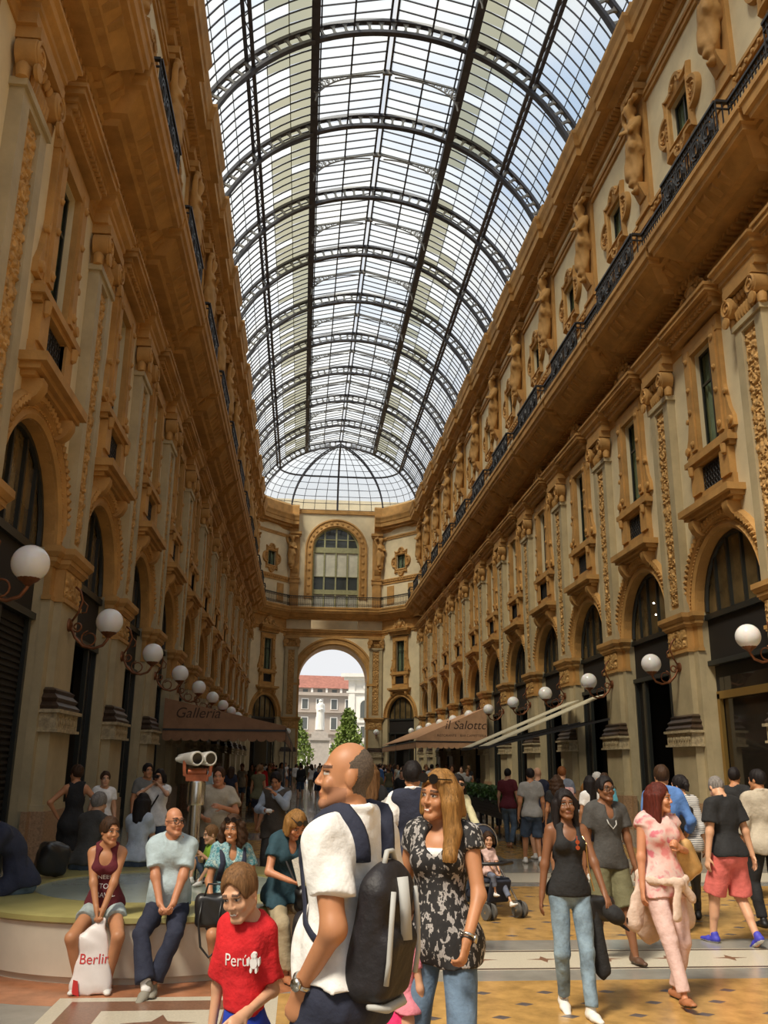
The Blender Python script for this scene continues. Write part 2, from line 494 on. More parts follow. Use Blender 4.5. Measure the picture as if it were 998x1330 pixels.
def m_sash(z0, z1, hw_, split):
    mb = MB(); y = -.14
    for s in (-1,1): mb.box(*sorted((s*hw_, s*(hw_-.06))),y-.03,y+.03,z0,z1)
    mb.box(-hw_,hw_,y-.03,y+.03,z0,z0+.07); mb.box(-hw_,hw_,y-.03,y+.03,z1-.07,z1)
    mb.box(-.035,.035,y-.03,y+.03,z0,z1)
    for z in split: mb.box(-hw_,hw_,y-.025,y+.025,z-.03,z+.03)
    return mb.mesh('window_sash', frame_dark)
def m_pane(x0, x1, z0, z1, y=-.15):
    mb = MB(); mb.box(x0,x1,y-.006,y+.006,z0,z1); return mb.mesh('pane', pane_win)
def m_curtain(z0, z1, hw_):
    mb = MB(); n = 40; top = []; bot = []
    for i in range(n+1):
        x = -hw_+2*hw_*i/n; y = -.25+.04*sin(i*1.35)+.02*sin(i*.6)
        top.append((x,y,z1)); bot.append((x*(1-.0),y,z0))
    mb.loft([bot, top], closed=False, cap=False); return mb.mesh('curtain', curtain_m, smooth=True)
def surround_r(th, grow=0.0):
    """barbed quatrefoil outline of the upper window surround"""
    c, s = abs(cos(th)), abs(sin(th)); best = 0
    a, b = .80+grow, .98+grow
    best = min(a/max(c,1e-6), b/max(s,1e-6))
    for (cx, cz, r) in ((.78,0,.52+grow),(0,.93,.40+grow)):
        d = cx*c+cz*s; disc = d*d-(cx*cx+cz*cz-r*r)
        if disc > 0: best = max(best, d+sqrt(disc))
    # pointed corners
    t = abs(atan2(s, c)-atan2(.98,.80)); best = max(best, (1.27+.10+grow)*(1-t*2.2) if t < .2 else 0)
    return best
def m_surround():
    mb = MB(); zc, n = 19.12, 112; ths = [2*pi*i/n for i in range(n)]
    hw_, hh = .58, .65
    def inn(t, g=0): return min((hw_+g)/max(abs(cos(t)),1e-6), (hh+g)/max(abs(sin(t)),1e-6))
    rings = []
    for fn, y in ((lambda t: inn(t), -.05),(lambda t: inn(t),.10),(lambda t: inn(t,.07),.13),(lambda t: inn(t,.1),.07),(lambda t: max(surround_r(t,-.18),inn(t,.12)),.07),
                  (lambda t: max(surround_r(t,-.13),inn(t,.14)),.15),(lambda t: surround_r(t,-.04),.15),(lambda t: surround_r(t),.06),(lambda t: surround_r(t),-.02)):
        rings.append([(fn(t)*cos(t), y, zc+fn(t)*sin(t)) for t in ths])
    mb.loft(rings, cap=False)
    for s in (-1,1):
        spiral(mb, s*.98, zc, .12, .2, 1.4, .04, s, -pi/2); spiral(mb, s*.22, zc+1.02, .13, .14, 1.3, .035, s, pi); spiral(mb, s*.22, zc-1.02, .13, .14, 1.3, .035, -s, pi)
        for k in range(-4,5):
            mb.lathe([(.0,.06),(.04,.08),(.03,.12),(.0,.13)], 6, (s*.76,0,zc+k*.14), 'y')
    return mb.mesh('window_surround', ochre, auto=40)
def m_upper_pilaster():
    mb = MB()
    mb.box(-.42,.42,0,.12,15.0,22.0); mb.box(-.34,.34,.12,.17,15.3,17.2)
    mb.box(-.50,.50,0,.2,17.25,17.45); mb.box(-.46,.46,0,.18,17.45,17.62); mb.box(-.52,.52,0,.24,17.62,17.72)
    mb.box(-.3,.3,.12,.16,17.8,18.15)
    mb.prism([(.1,18.15),(.2,18.15),(.36,18.5),(.38,18.62),(.1,18.62)], -.24, .24, 'yz')
    mb.box(-.5,.5,0,.3,21.55,21.72); mb.box(-.56,.56,0,.42,21.72,21.95)
    return mb.mesh('upper_pilaster', ochre, auto=35)
def m_upper_bands():
    mb = MB()
    for (n, z0, z1) in ((.06,17.25,17.45),(.12,17.45,17.62),(.16,17.62,17.72),(.08,21.35,21.5),(.13,21.5,21.62)): mb.box(-HW,HW,-.01,n,z0,z1)
    for i in range(17): mb.lathe([(.0,.1),(.07,.12),(.05,.16),(.0,.17)], 8, (-2.4+.3*i,0,17.53), 'y')
    for s in (-1,1):
        for z0, z1 in ((15.4,17.05),): mb.box(*sorted((s*1.9, s*.95)),0,.05,z0,z1)
    return mb.mesh('frieze_band', ochre, auto=35)
def m_modillions():
    mb = MB()
    for i in range(12):
        x = -HW+BAY*(i+.5)/12; d = .3 if abs(x) > 1.1 else 0
        mb.prism([(.22,14.02),(.45+d,14.1),(.78+d,14.33),(.78+d,14.47),(.22,14.3)], x-.08, x+.08, 'yz')
    for i in range(24):
        x = -HW+BAY*(i+.5)/24
        mb.box(x-.05,x+.05,0,.28,13.86,13.98)
    return mb.mesh('balcony_bracket', ochre, auto=35)
def m_dentils():
    mb = MB()
    for i in range(26):
        x = -HW+BAY*(i+.5)/26
        mb.box(x-.055,x+.055,0,.42,22.28,22.42)
    return mb.mesh('dentil_row', ochre)
RAIL = [(-HW,1.24),(-1.06,1.24),(-1.06,.94),(1.06,.94),(1.06,1.24),(HW,1.24)]
def railing(mb, P, dense=.125):
    for z, w, h in ((15.92,.09,.06),(15.74,.04,.03),(15.14,.05,.04)):
        for a, b in zip(P, P[1:]): mb.bar((*a,z),(*b,z),w,h)
    for k, (a, b) in enumerate(zip(P, P[1:])):
        L = hypot(b[0]-a[0], b[1]-a[1]); n = max(1, int(L/dense))
        u = ((b[0]-a[0])/L, (b[1]-a[1])/L)
        for i in range(n+1):
            t = i*L/n; p = (a[0]+u[0]*t, a[1]+u[1]*t)
            mb.bar((*p,15.0),(*p,15.92),.026)
            if L > .5 and i < n:
                q = (p[0]+u[0]*L/n/2, p[1]+u[1]*L/n/2)
                for zc, r in ((15.83,.055),(15.26,.055)):
                    mb.tube([(q[0]+u[0]*r*cos(2*pi*j/6), q[1]+u[1]*r*cos(2*pi*j/6), zc+r*sin(2*pi*j/6)) for j in range(7)], .014, 3)
        if L > 1.2 and k in (0, 4):
            for f in (.3,.7):                   # scroll medallions on the projecting lengths
                c = (a[0]+u[0]*L*f, a[1]+u[1]*L*f)
                for r in (.26,.16):
                    mb.tube([(c[0]+u[0]*r*cos(2*pi*j/12), c[1]+u[1]*r*cos(2*pi*j/12), 15.5+r*sin(2*pi*j/12)) for j in range(13)], .035, 4)
def m_railing():
    mb = MB(); railing(mb, RAIL); return mb.mesh('iron_railing', iron)
def m_shopfront(kind):
    """dark glazed shop front filling one arch: lunette with mullions over a black fascia and glass doors"""
    mb = MB(); y = -.30
    mb.mi = 1
    lun = [(-AR,SPR-.1)] + [( x, z) for x, z in arc(0, SPR, AR, 180, 0, 16)] + [(AR,SPR-.1)]
    mb.prism([(x,z) for x,z in lun], y-.02, y)
    mb.mi = 0
    for x in (-1.05,-.36,.36,1.05):
        zt = SPR+sqrt(AR*AR-x*x); mb.box(x-.04,x+.04,y,y+.07,SPR-.1,zt)
    rings = []
    for r in (AR, AR-.1):
        pass
    P = arc(0, SPR, AR-.05, 180, 0, 18); mb.tube([(x, y+.05, z) for x, z in P], .06, 5)
    mb.box(-AR,AR,y,y+.12,SPR-.22,SPR-.08)
    mb.mi = 2; mb.box(-AR,AR,y-.02,y+.04,4.3,SPR-.22)           # fascia
    mb.mi = 0; mb.box(-AR,AR,y,y+.14,4.2,4.32)
    if kind == 0:                              # open black doorway with side lights
        mb.mi = 3
        for s in (-1,1): mb.box(*sorted((s*1.62, s*.95)),y-.02,y,.5,4.2)
        mb.mi = 0
        for x in (-1.68,-.92,.92,1.68): mb.box(x-.05,x+.05,y,y+.1,0,4.2)
        for s in (-1,1): mb.box(*sorted((s*1.68, s*.92)),y-.03,y+.06,0,.5)
        mb.mi = 2; mb.box(-.92,.92,y-1.0,y-.98,0,4.2)
    elif kind == 1:                            # brass framed display window
        mb.mi = 3; mb.box(-1.5,1.5,y-.03,y-.02,.6,3.9)
        mb.mi = 4
        for x in (-1.42,1.42): mb.box(x-.07,x+.07,y,y+.09,.3,3.5)
        mb.box(-1.49,1.49,y,y+.09,3.38,3.56); mb.box(-1.49,1.49,y,y+.1,.3,.5)
        mb.mi = 2; mb.box(-AR,AR,y-.06,y-.04,0,4.2)
    else:                                      # louvred shutter door
        mb.mi = 2
        mb.box(-AR,AR,y-.04,y-.02,0,4.2)
        for i in range(38): mb.box(-1.5,1.5,y-.02,y+.02,.15+i*.105,.15+i*.105+.05)
        mb.mi = 0
        for x in (-1.6,0,1.6): mb.box(x-.06,x+.06,y,y+.08,0,4.2)
    return mb.mesh('shop_front', [frame_dark, lunette_glass, shop_dark, shop_glass, brass])

ME = dict(archivolt=m_archivolt(), pier=m_pier(), block=m_pier_block(), base=m_pier_base(), cap=m_pier_capital(), pil=m_pilaster(), ionic=m_ionic(),
          frame=m_window_frame(), hood=m_hood(), crest=m_crest(), grille=m_grille(), sash=m_sash(9.4,12.05,.56,(11.2,)), sash2=m_sash(18.5,19.75,.56,()),
          pane=m_pane(.03,.52,9.45,12.0), pane2=m_pane(.03,.52,18.55,19.7), curtain=m_curtain(9.4,12.05,.54), curtain2=m_curtain(18.5,19.75,.54),
          surround=m_surround(), upil=m_upper_pilaster(), bands=m_upper_bands(), mod=m_modillions(), dent=m_dentils(), rail=m_railing(),
          shop0=m_shopfront(0), shop1=m_shopfront(1), shop2=m_shopfront(2))
ME['panel_relief'] = relief_mesh('pilaster_relief', .59, 5.52, 520, 3, .055, res=.03, rad=(.014,.036))
ME['cap_relief'] = relief_mesh('capital_relief', 1.16, .5, 120, 5, .045, res=.03, rad=(.016,.04))

PIECES_BAY = [('archivolt','archivolt'),('window_frame','frame'),('window_hood','hood'),('window_crest','crest'),('iron_grille','grille'),
              ('window_surround','surround'),('frieze_band','bands'),('balcony_bracket','mod'),('dentil_row','dent'),('iron_railing','rail')]
PIECES_PIER = [('pier_shaft','pier'),('plinth_block','block'),('pier_base_moulding','base'),('pier_capital','cap'),('pilaster','pil'),('ionic_capital','ionic'),('upper_pilaster','upil')]
def dress_bay(parent, put, shop):
    for nm, k in PIECES_BAY: put(nm, ME[k])
    put('shop_front', ME['shop%d' % shop])
    for a, b, c in (('sash','pane','curtain'),('sash2','pane2','curtain2')):
        s = put('window_sash', ME[a])
        for sx in (1,-1): link('pane', ME[b], s, scale=(sx,1,1))
        put('curtain', ME[c])
def dress_pier(parent, put, yrel=0):
    for nm, k in PIECES_PIER: put(nm, ME[k])
    o = put('pilaster_relief', ME['panel_relief'], (0,.146,5.76)); o = put('capital_relief', ME['cap_relief'], (0,.206,4.68))

CORN_PROF = [(-.3,22.0),(.1,22.05),(.14,22.28),(.44,22.42),(.46,22.5),(.72,22.52),(.72,22.85),(.78,22.9),(.82,23.1),(.9,23.3),(.9,23.42),(.5,23.5),(.45,24.3),(.2,24.5),(-.3,24.5)]
ENT_PROF = [(-.2,12.45),(.04,12.45),(.04,12.66),(.08,12.7),(.08,12.8),(.18,12.88),(.2,13.0),(.26,13.05),(.26,13.12),(-.2,13.14)]
BAL_PROF = [(-.2,13.98),(.28,13.98),(.34,14.1),(.5,14.12),(.78,14.45),(.9,14.47),(.92,14.58),(.98,14.62),(1.0,14.82),(1.04,14.86),(1.04,14.98),(-.2,15.0)]
walls = {}
for side in ('right', 'left'):
    mb = MB()
    for yc in BAYS: wall_panel(mb, HW, T(side, yc))
    # short return before the first pier, into the octagon
    w = mb.build('wall_'+side, [plaster, stone, shop_dark, ochre])
    tag(w, 'ornate cream and ochre arcade wall with tall windows, pilasters and a balcony, on the %s side of the gallery' % ('sunlit' if side == 'right' else 'shaded'), kind='structure')
    walls[side] = w
    base = (WX if side == 'right' else -WX)
    for j, yc in enumerate(BAYS):
        def put(nm, me, off=None, yc=yc):
            o = place(nm, me, w, side, yc)
            if off: o.location = Vector(o.location)+Matrix.Rotation(RZ[side], 3, 'Z') @ Vector(off)
            return o
        shop = (1 if j in (1, 2) else 0) if side == 'right' else (2 if j % 3 == 1 else 0)
        dress_bay(w, put, shop)
    for yc in PIERS:
        def put(nm, me, off=None, yc=yc):
            o = place(nm, me, w, side, yc)
            if off: o.location = Vector(o.location)+Matrix.Rotation(RZ[side], 3, 'Z') @ Vector(off)
            return o
        dress_pier(w, put)
    MB().sweep(CORN_PROF, side_path(side, 0, .16, .75)).build('roof_cornice', ochre, w)
    MB().sweep(ENT_PROF, side_path(side, 0, .28, .72)).build('entablature', ochre, w)
    MB().sweep(BAL_PROF, side_path(side, 0, .30, HW-1.06)).build('balcony_slab', ochre, w)
# ------------------------------------------------------------------ the end wall with the great arch
CX, CY = 4.25, 75.0          # corner bays run from (WX, CY) to (CX, YE)
we = empty('wall_end', (0, YE, 0))
tag(we, 'end wall with a great open arch under a tall arched window, sunlit street beyond', kind='structure')
_c = hypot(WX-CX, YE-CY)
for s in (1, -1):
    a = Vector((s*WX, CY, 0)); b = Vector((s*CX, YE, 0)); mid = (a+b)/2
    ang = atan2((b-a).y, (b-a).x) if s > 0 else atan2((a-b).y, (a-b).x)
    # local x along the wall, local y out of it (towards the gallery)
    nrm = Matrix.Rotation(ang, 3, 'Z') @ Vector((0, 1, 0))
    if nrm.dot(Vector((-s, -1, 0))) < 0: ang += pi
    sx = _c/BAY
    mb = MB(); R = Matrix.Rotation(ang, 3, 'Z')
    wall_panel(mb, HW, lambda p: tuple(Vector((mid.x, mid.y-YE, 0)) + R @ Vector((p[0]*sx, p[1], p[2]))))
    pan = mb.build('corner_wall', [plaster, stone, shop_dark, ochre], we)
    def put(nm, me, off=None):
        o = link(nm, me, we, (mid.x, mid.y-YE, 0), ang, (sx, 1, 1)); return o
    for nm, k in PIECES_BAY:
        if k not in ('rail', 'mod'): put(nm, ME[k])
    put('shop_front', ME['shop0'])
    for A_, B_, C_ in (('sash','pane','curtain'),('sash2','pane2','curtain2')):
        sh = put('window_sash', ME[A_])
        for q in (1,-1): link('pane', ME[B_], sh, scale=(q,1,1))
        put('curtain', ME[C_])
    # pilaster beside the great arch
    def put2(nm, me, off=None):
        o = link(nm, me, we, (s*(CX-.55), .0, 0), pi, (.95,1,1))
        if off: o.location = Vector(o.location)+Vector((-off[0], -off[1], off[2]))
        return o
    dress_pier(we, put2)
# central bay: wall with the arch hole and the big window hole
mb = MB()
R0, Z0 = 3.0, 8.75; W0, WZ0, WZ1 = 2.08, 15.0, 20.45
def q(*p): mb.add(p, [tuple(range(len(p)))])
n = 28; P = arc(0, Z0, R0, 180, 0, n)
for i in range(n):
    (x0,z0),(x1,z1) = P[i], P[i+1]
    mb.mi = 0; q((x0,0,z0),(x1,0,z1),(x1,0,13.2),(x0,0,13.2))
    mb.mi = 3; q((x0,0,z0),(x0,3.0,z0),(x1,3.0,z1),(x1,0,z1))
for s in (-1,1):
    mb.mi = 1; q((s*CX,0,0),(s*R0,0,0),(s*R0,0,Z0),(s*CX,0,Z0)); q((s*R0,0,0),(s*R0,3.0,0),(s*R0,3.0,Z0),(s*R0,0,Z0))
    mb.mi = 0; q((s*CX,0,Z0),(s*R0,0,Z0),(s*R0,0,13.2),(s*CX,0,13.2))
    q((s*CX,0,13.2),(s*W0,0,13.2),(s*W0,0,WZ1),(s*CX,0,WZ1)); q((s*W0,0,13.2),(s*W0,.5,13.2),(s*W0,.5,WZ1),(s*W0,0,WZ1))
    q((s*CX,0,WZ1),(s*W0,0,WZ1),(s*W0,0,24.1),(s*CX,0,24.1))
    q((s*R0,3.0,0),(s*40,3.0,0),(s*40,3.0,26),(s*R0,3.0,26))   # the street front of the block outside
P = arc(0, WZ1, W0, 180, 0, n)
for i in range(n):
    (x0,z0),(x1,z1) = P[i], P[i+1]
    q((x0,0,z0),(x1,0,z1),(x1,0,24.1),(x0,0,24.1)); q((x0,0,z0),(x0,.5,z0),(x1,.5,z1),(x1,0,z1))
P = arc(0, Z0, R0, 180, 0, n)
for i in range(n):
    (x0,z0),(x1,z1) = P[i], P[i+1]
    q((x0,3.0,z0),(x1,3.0,z1),(x1,3.0,26),(x0,3.0,26))
q((-W0,0,13.2),(W0,0,13.2),(W0,.5,13.2),(-W0,.5,13.2))
mb.build('central_wall', [plaster, stone, shop_dark, ochre], we)
mb = MB()
rings = [[(r*cos(a), -n_, Z0+r*sin(a)) for r, n_ in ((3.0,-.05),(3.0,.06),(3.15,.14),(3.22,.08),(3.5,.08),(3.56,.16),(3.7,.16),(3.74,-.02))] for a in [pi*i/40 for i in range(41)]]
mb.loft(rings)
for s in (-1,1):
    mb.box(*sorted((s*2.95,s*3.75)),-.12,.02,0,Z0-.5); mb.box(*sorted((s*2.9,s*3.85)),-.24,.02,Z0-.5,Z0-.3); mb.box(*sorted((s*2.92,s*3.8)),-.18,.02,Z0-.3,Z0)
mb.build('great_archivolt', ochre, we, auto=40)
mb = MB()
rings = []
prof = ((2.08,-.05),(2.08,.06),(2.2,.12),(2.28,.06),(2.62,.06),(2.7,.14),(2.82,.12),(2.82,-.02))
rings.append([(r, -n_, 15.9) for r, n_ in prof]); rings.append([(r, -n_, WZ1) for r, n_ in prof])
rings += [[(r*cos(a), -n_, WZ1+r*sin(a)) for r, n_ in prof] for a in [pi*i/32 for i in range(1,32)]]
rings.append([(-r, -n_, WZ1) for r, n_ in prof]); rings.append([(-r, -n_, 15.9) for r, n_ in prof])
mb.loft(rings)
for i in range(15):
    a = pi*(i+.5)/15; mb.lathe([(.0,.06),(.13,.08),(.1,.14),(.05,.16),(.0,.13)], 8, (2.45*cos(a),-.2+.0,WZ1+2.45*sin(a)), 'y')
for s in (-1,1):
    for k in range(6): mb.lathe([(.0,.06),(.13,.08),(.1,.14),(.05,.16),(.0,.13)], 8, (s*2.45,-.2,16.4+k*.72), 'y')
mb.build('great_window_surround', ochre, we, auto=40)
# olive glazed frame of the great window
mb = MB(); y = .3
for x in (-2.02,-1.05,0,1.05,2.02): mb.box(x-.07,x+.07,y-.08,y+.05,15.0,WZ1+sqrt(max(0,W0*W0-x*x))-.02)
for z, h in ((15.05,.12),(16.55,.42),(17.95,.05),(20.4,.5)): mb.box(-2.08,2.08,y-.1,y+.05,z-h/2,z+h/2)
P = arc(0, WZ1, W0-.06, 180, 0, 24); mb.tube([(x,y,z) for x,z in P], .09, 6)
for z in (21.4,): mb.box(-1.8,1.8,y-.04,y+.03,z-.03,z+.03)
gw = mb.build('great_window', frame_green, we)
mb = MB(); mb.prism([(-2.05,15.0),(2.05,15.0),(2.05,WZ1)]+arc(0,WZ1,2.05,0,180,20)[1:], y+.02, y+.03); mb.build('pane', win_glass, gw)
blind = mat('cream_blind', (0.62,0.60,0.48), .8, .1, 2)
for i, x in enumerate((-1.54,-.52,.52,1.54)):
    MB().box(x-.44,x+.44,y+.0,y+.015,18.0,20.12).build('roller_blind', blind, gw)
    MB().box(x-.44,x+.44,y+.0,y+.015,15.1,16.3).build('lower_blind', mat('grey_blind',(0.42,0.42,0.36),.8,.1,2), gw)
# upper pilaster strips, cornices and balcony round the end
cornerR = [(WX, CY-.3), (WX, CY)] + [(WX-(WX-CX)*(1-cos(t)), CY+(YE-CY)*sin(t)) for t in [pi/2*i/8 for i in range(1,8)]]
def endpath(off_end=0.0):
    pr = [(WX, PIERS[-1]+.9), (WX, CY)]
    for i in range(1, 8):
        t = pi/2*i/8; ax_, ay_ = WX-(WX-CX)*(1-cos(t)), CY+(YE-CY)*sin(t); u_ = i/8; cx_, cy_ = WX+(CX-WX)*u_, CY+(YE-CY)*u_
        pr.append((cx_+(ax_-cx_)*.16, cy_+(ay_-cy_)*.16))
    return pr
ep = endpath() + [(CX, YE)]
full = ep + [(-x, y) for x, y in reversed(ep)]
def rel(path): return [(x, y-YE) for x, y in path]
MB().sweep(BAL_PROF, rel(full)).build('balcony_slab', ochre, we)
MB().sweep(ENT_PROF, rel(full)).build('entablature', ochre, we)
for s in (1, -1):
    pth = ep + [(3.45, YE)]
    pth = pth if s > 0 else [(-x, y) for x, y in reversed(pth)]
    MB().sweep(CORN_PROF, rel(pth)).build('roof_cornice', ochre, we)
MB().box(-3.5,3.5,-.12,.1,23.75,24.1).build('roof_cornice', ochre, we)
mb = MB()
def off(path, d):
    out = []
    for i, p in enumerate(path):
        a = Vector(path[max(i-1,0)]); b = Vector(path[min(i+1,len(path)-1)]); t = (b-a).normalized(); out.append((p[0]-t.y*d, p[1]+t.x*d))
    return out
railing(mb, rel(off(full, .95)), .16)
mb.build('iron_railing', iron, we)

# ------------------------------------------------------------------ glazed vault
VR, VZ = 7.6, 21.35
ceil = empty('ceiling', (0, 0, 0))
tag(ceil, 'glass and iron barrel vault over the gallery', kind='structure')
TH0 = math.asin(7.0/VR)
def vp(th, y, r=VR): return (r*sin(th), y, VZ+r*cos(th))
def rib_mesh():
    mb = MB(); n = 44
    for r, h in ((VR+.16,.12),(VR-.36,.12)):
        rings = []
        for i in range(n+1):
            th = -TH0+2*TH0*i/n
            rings.append([(rr*sin(th), yy, VZ+rr*cos(th)) for rr, yy in ((r-h/2,-.11),(r+h/2,-.11),(r+h/2,.11),(r-h/2,.11))])
        mb.loft(rings)
    mb.mi = 1
    m = 38
    for i in range(m+1):                       # waisted posts between the two chords
        th = -TH0+2*TH0*i/m
        for (ra, wa, rb, wb) in ((VR-.32,.13,VR-.2,.045),(VR-.2,.045,VR+.0,.045),(VR+.0,.045,VR+.12,.13)):
            q = []
            for r, w in ((ra,wa),(rb,wb)):
                for sgn in (-1,1):
                    for yy in (-.05,.05):
                        t = th+sgn*w/r; q.append((r*sin(t), yy, VZ+r*cos(t)))
            mb.add(q, [(0,1,3,2),(4,6,7,5),(0,2,6,4),(1,5,7,3),(0,4,5,1),(2,3,7,6)])
    mb.mi = 0
    for s in (-1,1):
        x, z = s*VR*sin(TH0), VZ+VR*cos(TH0)
        mb.box(x-.2,x+.2,-.22,.22,z-.75,z+.1)
    return mb.mesh('roof_rib', [roof_iron, roof_iron_grey])
rm = rib_mesh()
for y in PIERS: link('roof_rib', rm, ceil, (0, y, 0))
Y0, Y1 = PIERS[0], PIERS[-1]
T54, T29 = math.asin(5.4/VR), math.asin(2.95/VR)
for s in (-1, 1):
    mb = MB()
    for r, h in ((VR-.28,.1),(VR+.1,.1)):
        a, b = vp(s*T54, Y0, r), vp(s*T54, Y1, r); mb.bar(a, b, .14, h)
    for j in range(NB*10):
        ya = Y0+(Y1-Y0)*j/(NB*10); yb = Y0+(Y1-Y0)*(j+1)/(NB*10)
        mb.bar(vp(s*T54, ya, VR-.26 if j%2 else VR+.08), vp(s*T54, yb, VR+.08 if j%2 else VR-.26), .03)
    mb.build('roof_purlin', roof_iron, ceil)
    mb = MB(); a, b = vp(s*T29, Y0), vp(s*T29, Y1)
    mb.box(a[0]-.09,a[0]+.09,Y0,Y1,a[2]-.42,a[2]+.22); mb.box(a[0]-.16,a[0]+.16,Y0,Y1,a[2]-.46,a[2]-.38)
    mb.build('lantern_beam', roof_iron, ceil)
    mb = MB(); mb.box(s*.12-.04,s*.12+.04,Y0,Y1,29.12,29.28); mb.build('ridge_bar', roof_iron, ceil)
# filigree brackets under the lantern at mid bay
mb = MB()
for s in (-1,1):
    mb.mi = 1
    pts = [(s*2.9,0,27.45)]+[(s*(2.9-2.6*(1-cos(t))), 0, 27.45+1.42*sin(t)) for t in [pi/2*i/12 for i in range(1,13)]]
    mb.tube(pts, .035, 5)
    mb.bar((s*2.95,0,28.5),(0,0,29.14),.08,.06)
    for i in range(1,9):
        t = pi/2*i/12; x = 2.9-2.6*(1-cos(t)); z = 27.45+1.42*sin(t); zt = 28.5+.64*(2.95-x)/2.95
        r = max(.03, min(.2, (zt-z)*.42)); zc = (z+zt)/2
        mb.tube([(s*(x+r*cos(2*pi*j/10)), 0, zc+r*sin(2*pi*j/10)) for j in range(11)], .026, 4)
        mb.bar((s*x,0,z),(s*x,0,zt),.03); mb.bar((s*x,0,z),(s*(x+.18),0,zt),.02)
mb.box(-.2,.2,-.06,.06,29.0,29.2)
tm = mb.mesh('lantern_truss', [roof_iron, roof_iron_grey])
for y in BAYS: link('lantern_truss', tm, ceil, (0, y, 0))
# glazing bars and panes
NY = 10
cells = []                                     # (kind, angle or lantern interval)
ths = [TH0+(T54-TH0)*i/4 for i in range(5)] + [T54+(T29-T54)*i/3 for i in range(1,4)]
RG = VR+.22
bars = MB()
for k in range(NB*NY+1):
    y = Y0+(Y1-Y0)*k/(NB*NY)
    for s in (-1,1):
        rings = []
        for i in range(13):
            th = s*(TH0+(T29-TH0)*i/12)
            rings.append([(rr*sin(th), y+yy, VZ+rr*cos(th)) for rr, yy in ((RG-.06,0),(RG,-.022),(RG,.022))])
        bars.loft(rings, cap=False)
        bars.bar((s*2.95,y,28.52),(s*.12,y,29.2),.04,.05)
for s in (-1,1):
    for th in ths[1:4]+ths[5:7]:
        bars.bar(vp(s*th, Y0, RG-.01), vp(s*th, Y1, RG-.01), .03, .03)
    for x in (1.5,): bars.bar((s*x,Y0,28.86),(s*x,Y1,28.86),.07,.05)
    bars.bar((s*2.75,Y0,28.55),(s*2.75,Y1,28.55),.06,.06)
bo = bars.build('glazing_bar', roof_iron, ceil); bo['kind'] = 'stuff'
def cell_quad(s, c, ya, yb, jit):
    if c < 7:
        a, b = ths[c], ths[c+1]
        p, q_ = vp(s*a, 0, RG+.03+jit), vp(s*b, 0, RG+.005)
    else:
        x0, x1 = ((2.95,1.5),(1.5,.06))[c-7]
        p = (s*x0, 0, 29.24-.72*x0/2.95+.02+jit); q_ = (s*x1, 0, 29.24-.72*x1/2.95)
    return [(p[0],ya,p[2]),(q_[0],ya,q_[2]),(q_[0],yb,q_[2]),(p[0],yb,p[2])]
stuff = {0: MB(), 1: MB(), 2: MB()}
PM = [pane_clear, pane_milk, pane_cream]
single = []
for k in range(NB*NY):
    ya = Y0+(Y1-Y0)*k/(NB*NY); yb = Y0+(Y1-Y0)*(k+1)/(NB*NY)
    for s in (-1,1):
        for c in range(9):
            kind = 0
            if c == 6: kind = 2 if (rnd.random() < .96 if s < 0 else rnd.random() < .78) else 1
            elif c == 5: kind = 2 if rnd.random() < (.6 if s < 0 else .32) else 1
            elif rnd.random() < .35: kind = 1
            Q = cell_quad(s, c, ya+.02, yb-.02, rnd.uniform(0,.03))
            if 26.9 < ya < 36.0 and len(single) < 300: single.append((Q, kind))
            else: stuff[kind].add(Q, [(0,1,2,3)])
for Q, kind in single:
    c = sum((Vector(p) for p in Q), Vector())/4
    mb = MB(); mb.add([tuple(Vector(p)-c) for p in Q], [(0,1,2,3)])
    o = mb.build('pane', PM[kind], ceil); o.location = c
for k_, mb in stuff.items():
    o = mb.build('far_pane', PM[k_], ceil); o['kind'] = 'stuff'
# glazed apse closing the vault
base = [(7.0, Y1, 24.3), (7.0, CY, 24.3)] + [(7.0-(7.0-4.2)*(1-cos(pi/2*i/6)), CY+(YE-CY)*sin(pi/2*i/6), 24.25) for i in range(1,7)] 
base = base + [(x, YE, 24.15) for x in (3.15,2.1,1.05,0)]
base = base + [(-x, y, z) for x, y, z in reversed(base[:-1])]
crown = (0, Y1+.15, 28.95); NS = 12
G = [[(crown[0]+(bx-crown[0])*sin(pi/2*s_/NS)**1.0, crown[1]+(by-crown[1])*sin(pi/2*s_/NS), bz+(crown[2]-bz)*cos(pi/2*s_/NS)) for s_ in range(NS+1)] for bx, by, bz in base]
mb = MB()
for i in range(len(G)-1):
    for j in range(1, NS): mb.add([G[i][j],G[i+1][j],G[i+1][j+1],G[i][j+1]], [(0,1,2,3)])
o = mb.build('apse_pane', pane_clear, ceil); o['kind'] = 'stuff'
mb = MB()
for i, g in enumerate(G): mb.tube(g[1:], .028, 4)
for j in range(2, NS+1): mb.tube([g[j] for g in G], .09 if j in (7,) else .028, 4)
o = mb.build('apse_glazing_bar', roof_iron, ceil); o['kind'] = 'stuff'
ci = len(base)//2
for i in (7, ci, len(base)-8):
    if i == ci: MB().tube([Vector(p)+Vector((0,-.1,-.05)) for p in G[i]], .10, 6).build('apse_rib', roof_iron, ceil); continue
    mb = MB()
    up = [Vector(p)+Vector((0,-.05,-.05)) for p in G[i]]; lo = [p+Vector((0,-.25,-.28)) for p in up]
    mb.tube(up, .07, 5); mb.tube(lo, .07, 5)
    for k in range(NS):
        for f in (0,.5):
            a = up[k].lerp(up[k+1], f); b = lo[k].lerp(lo[k+1], f); mb.bar(a, b, .1, .06)
    mb.build('apse_rib', roof_iron, ceil)
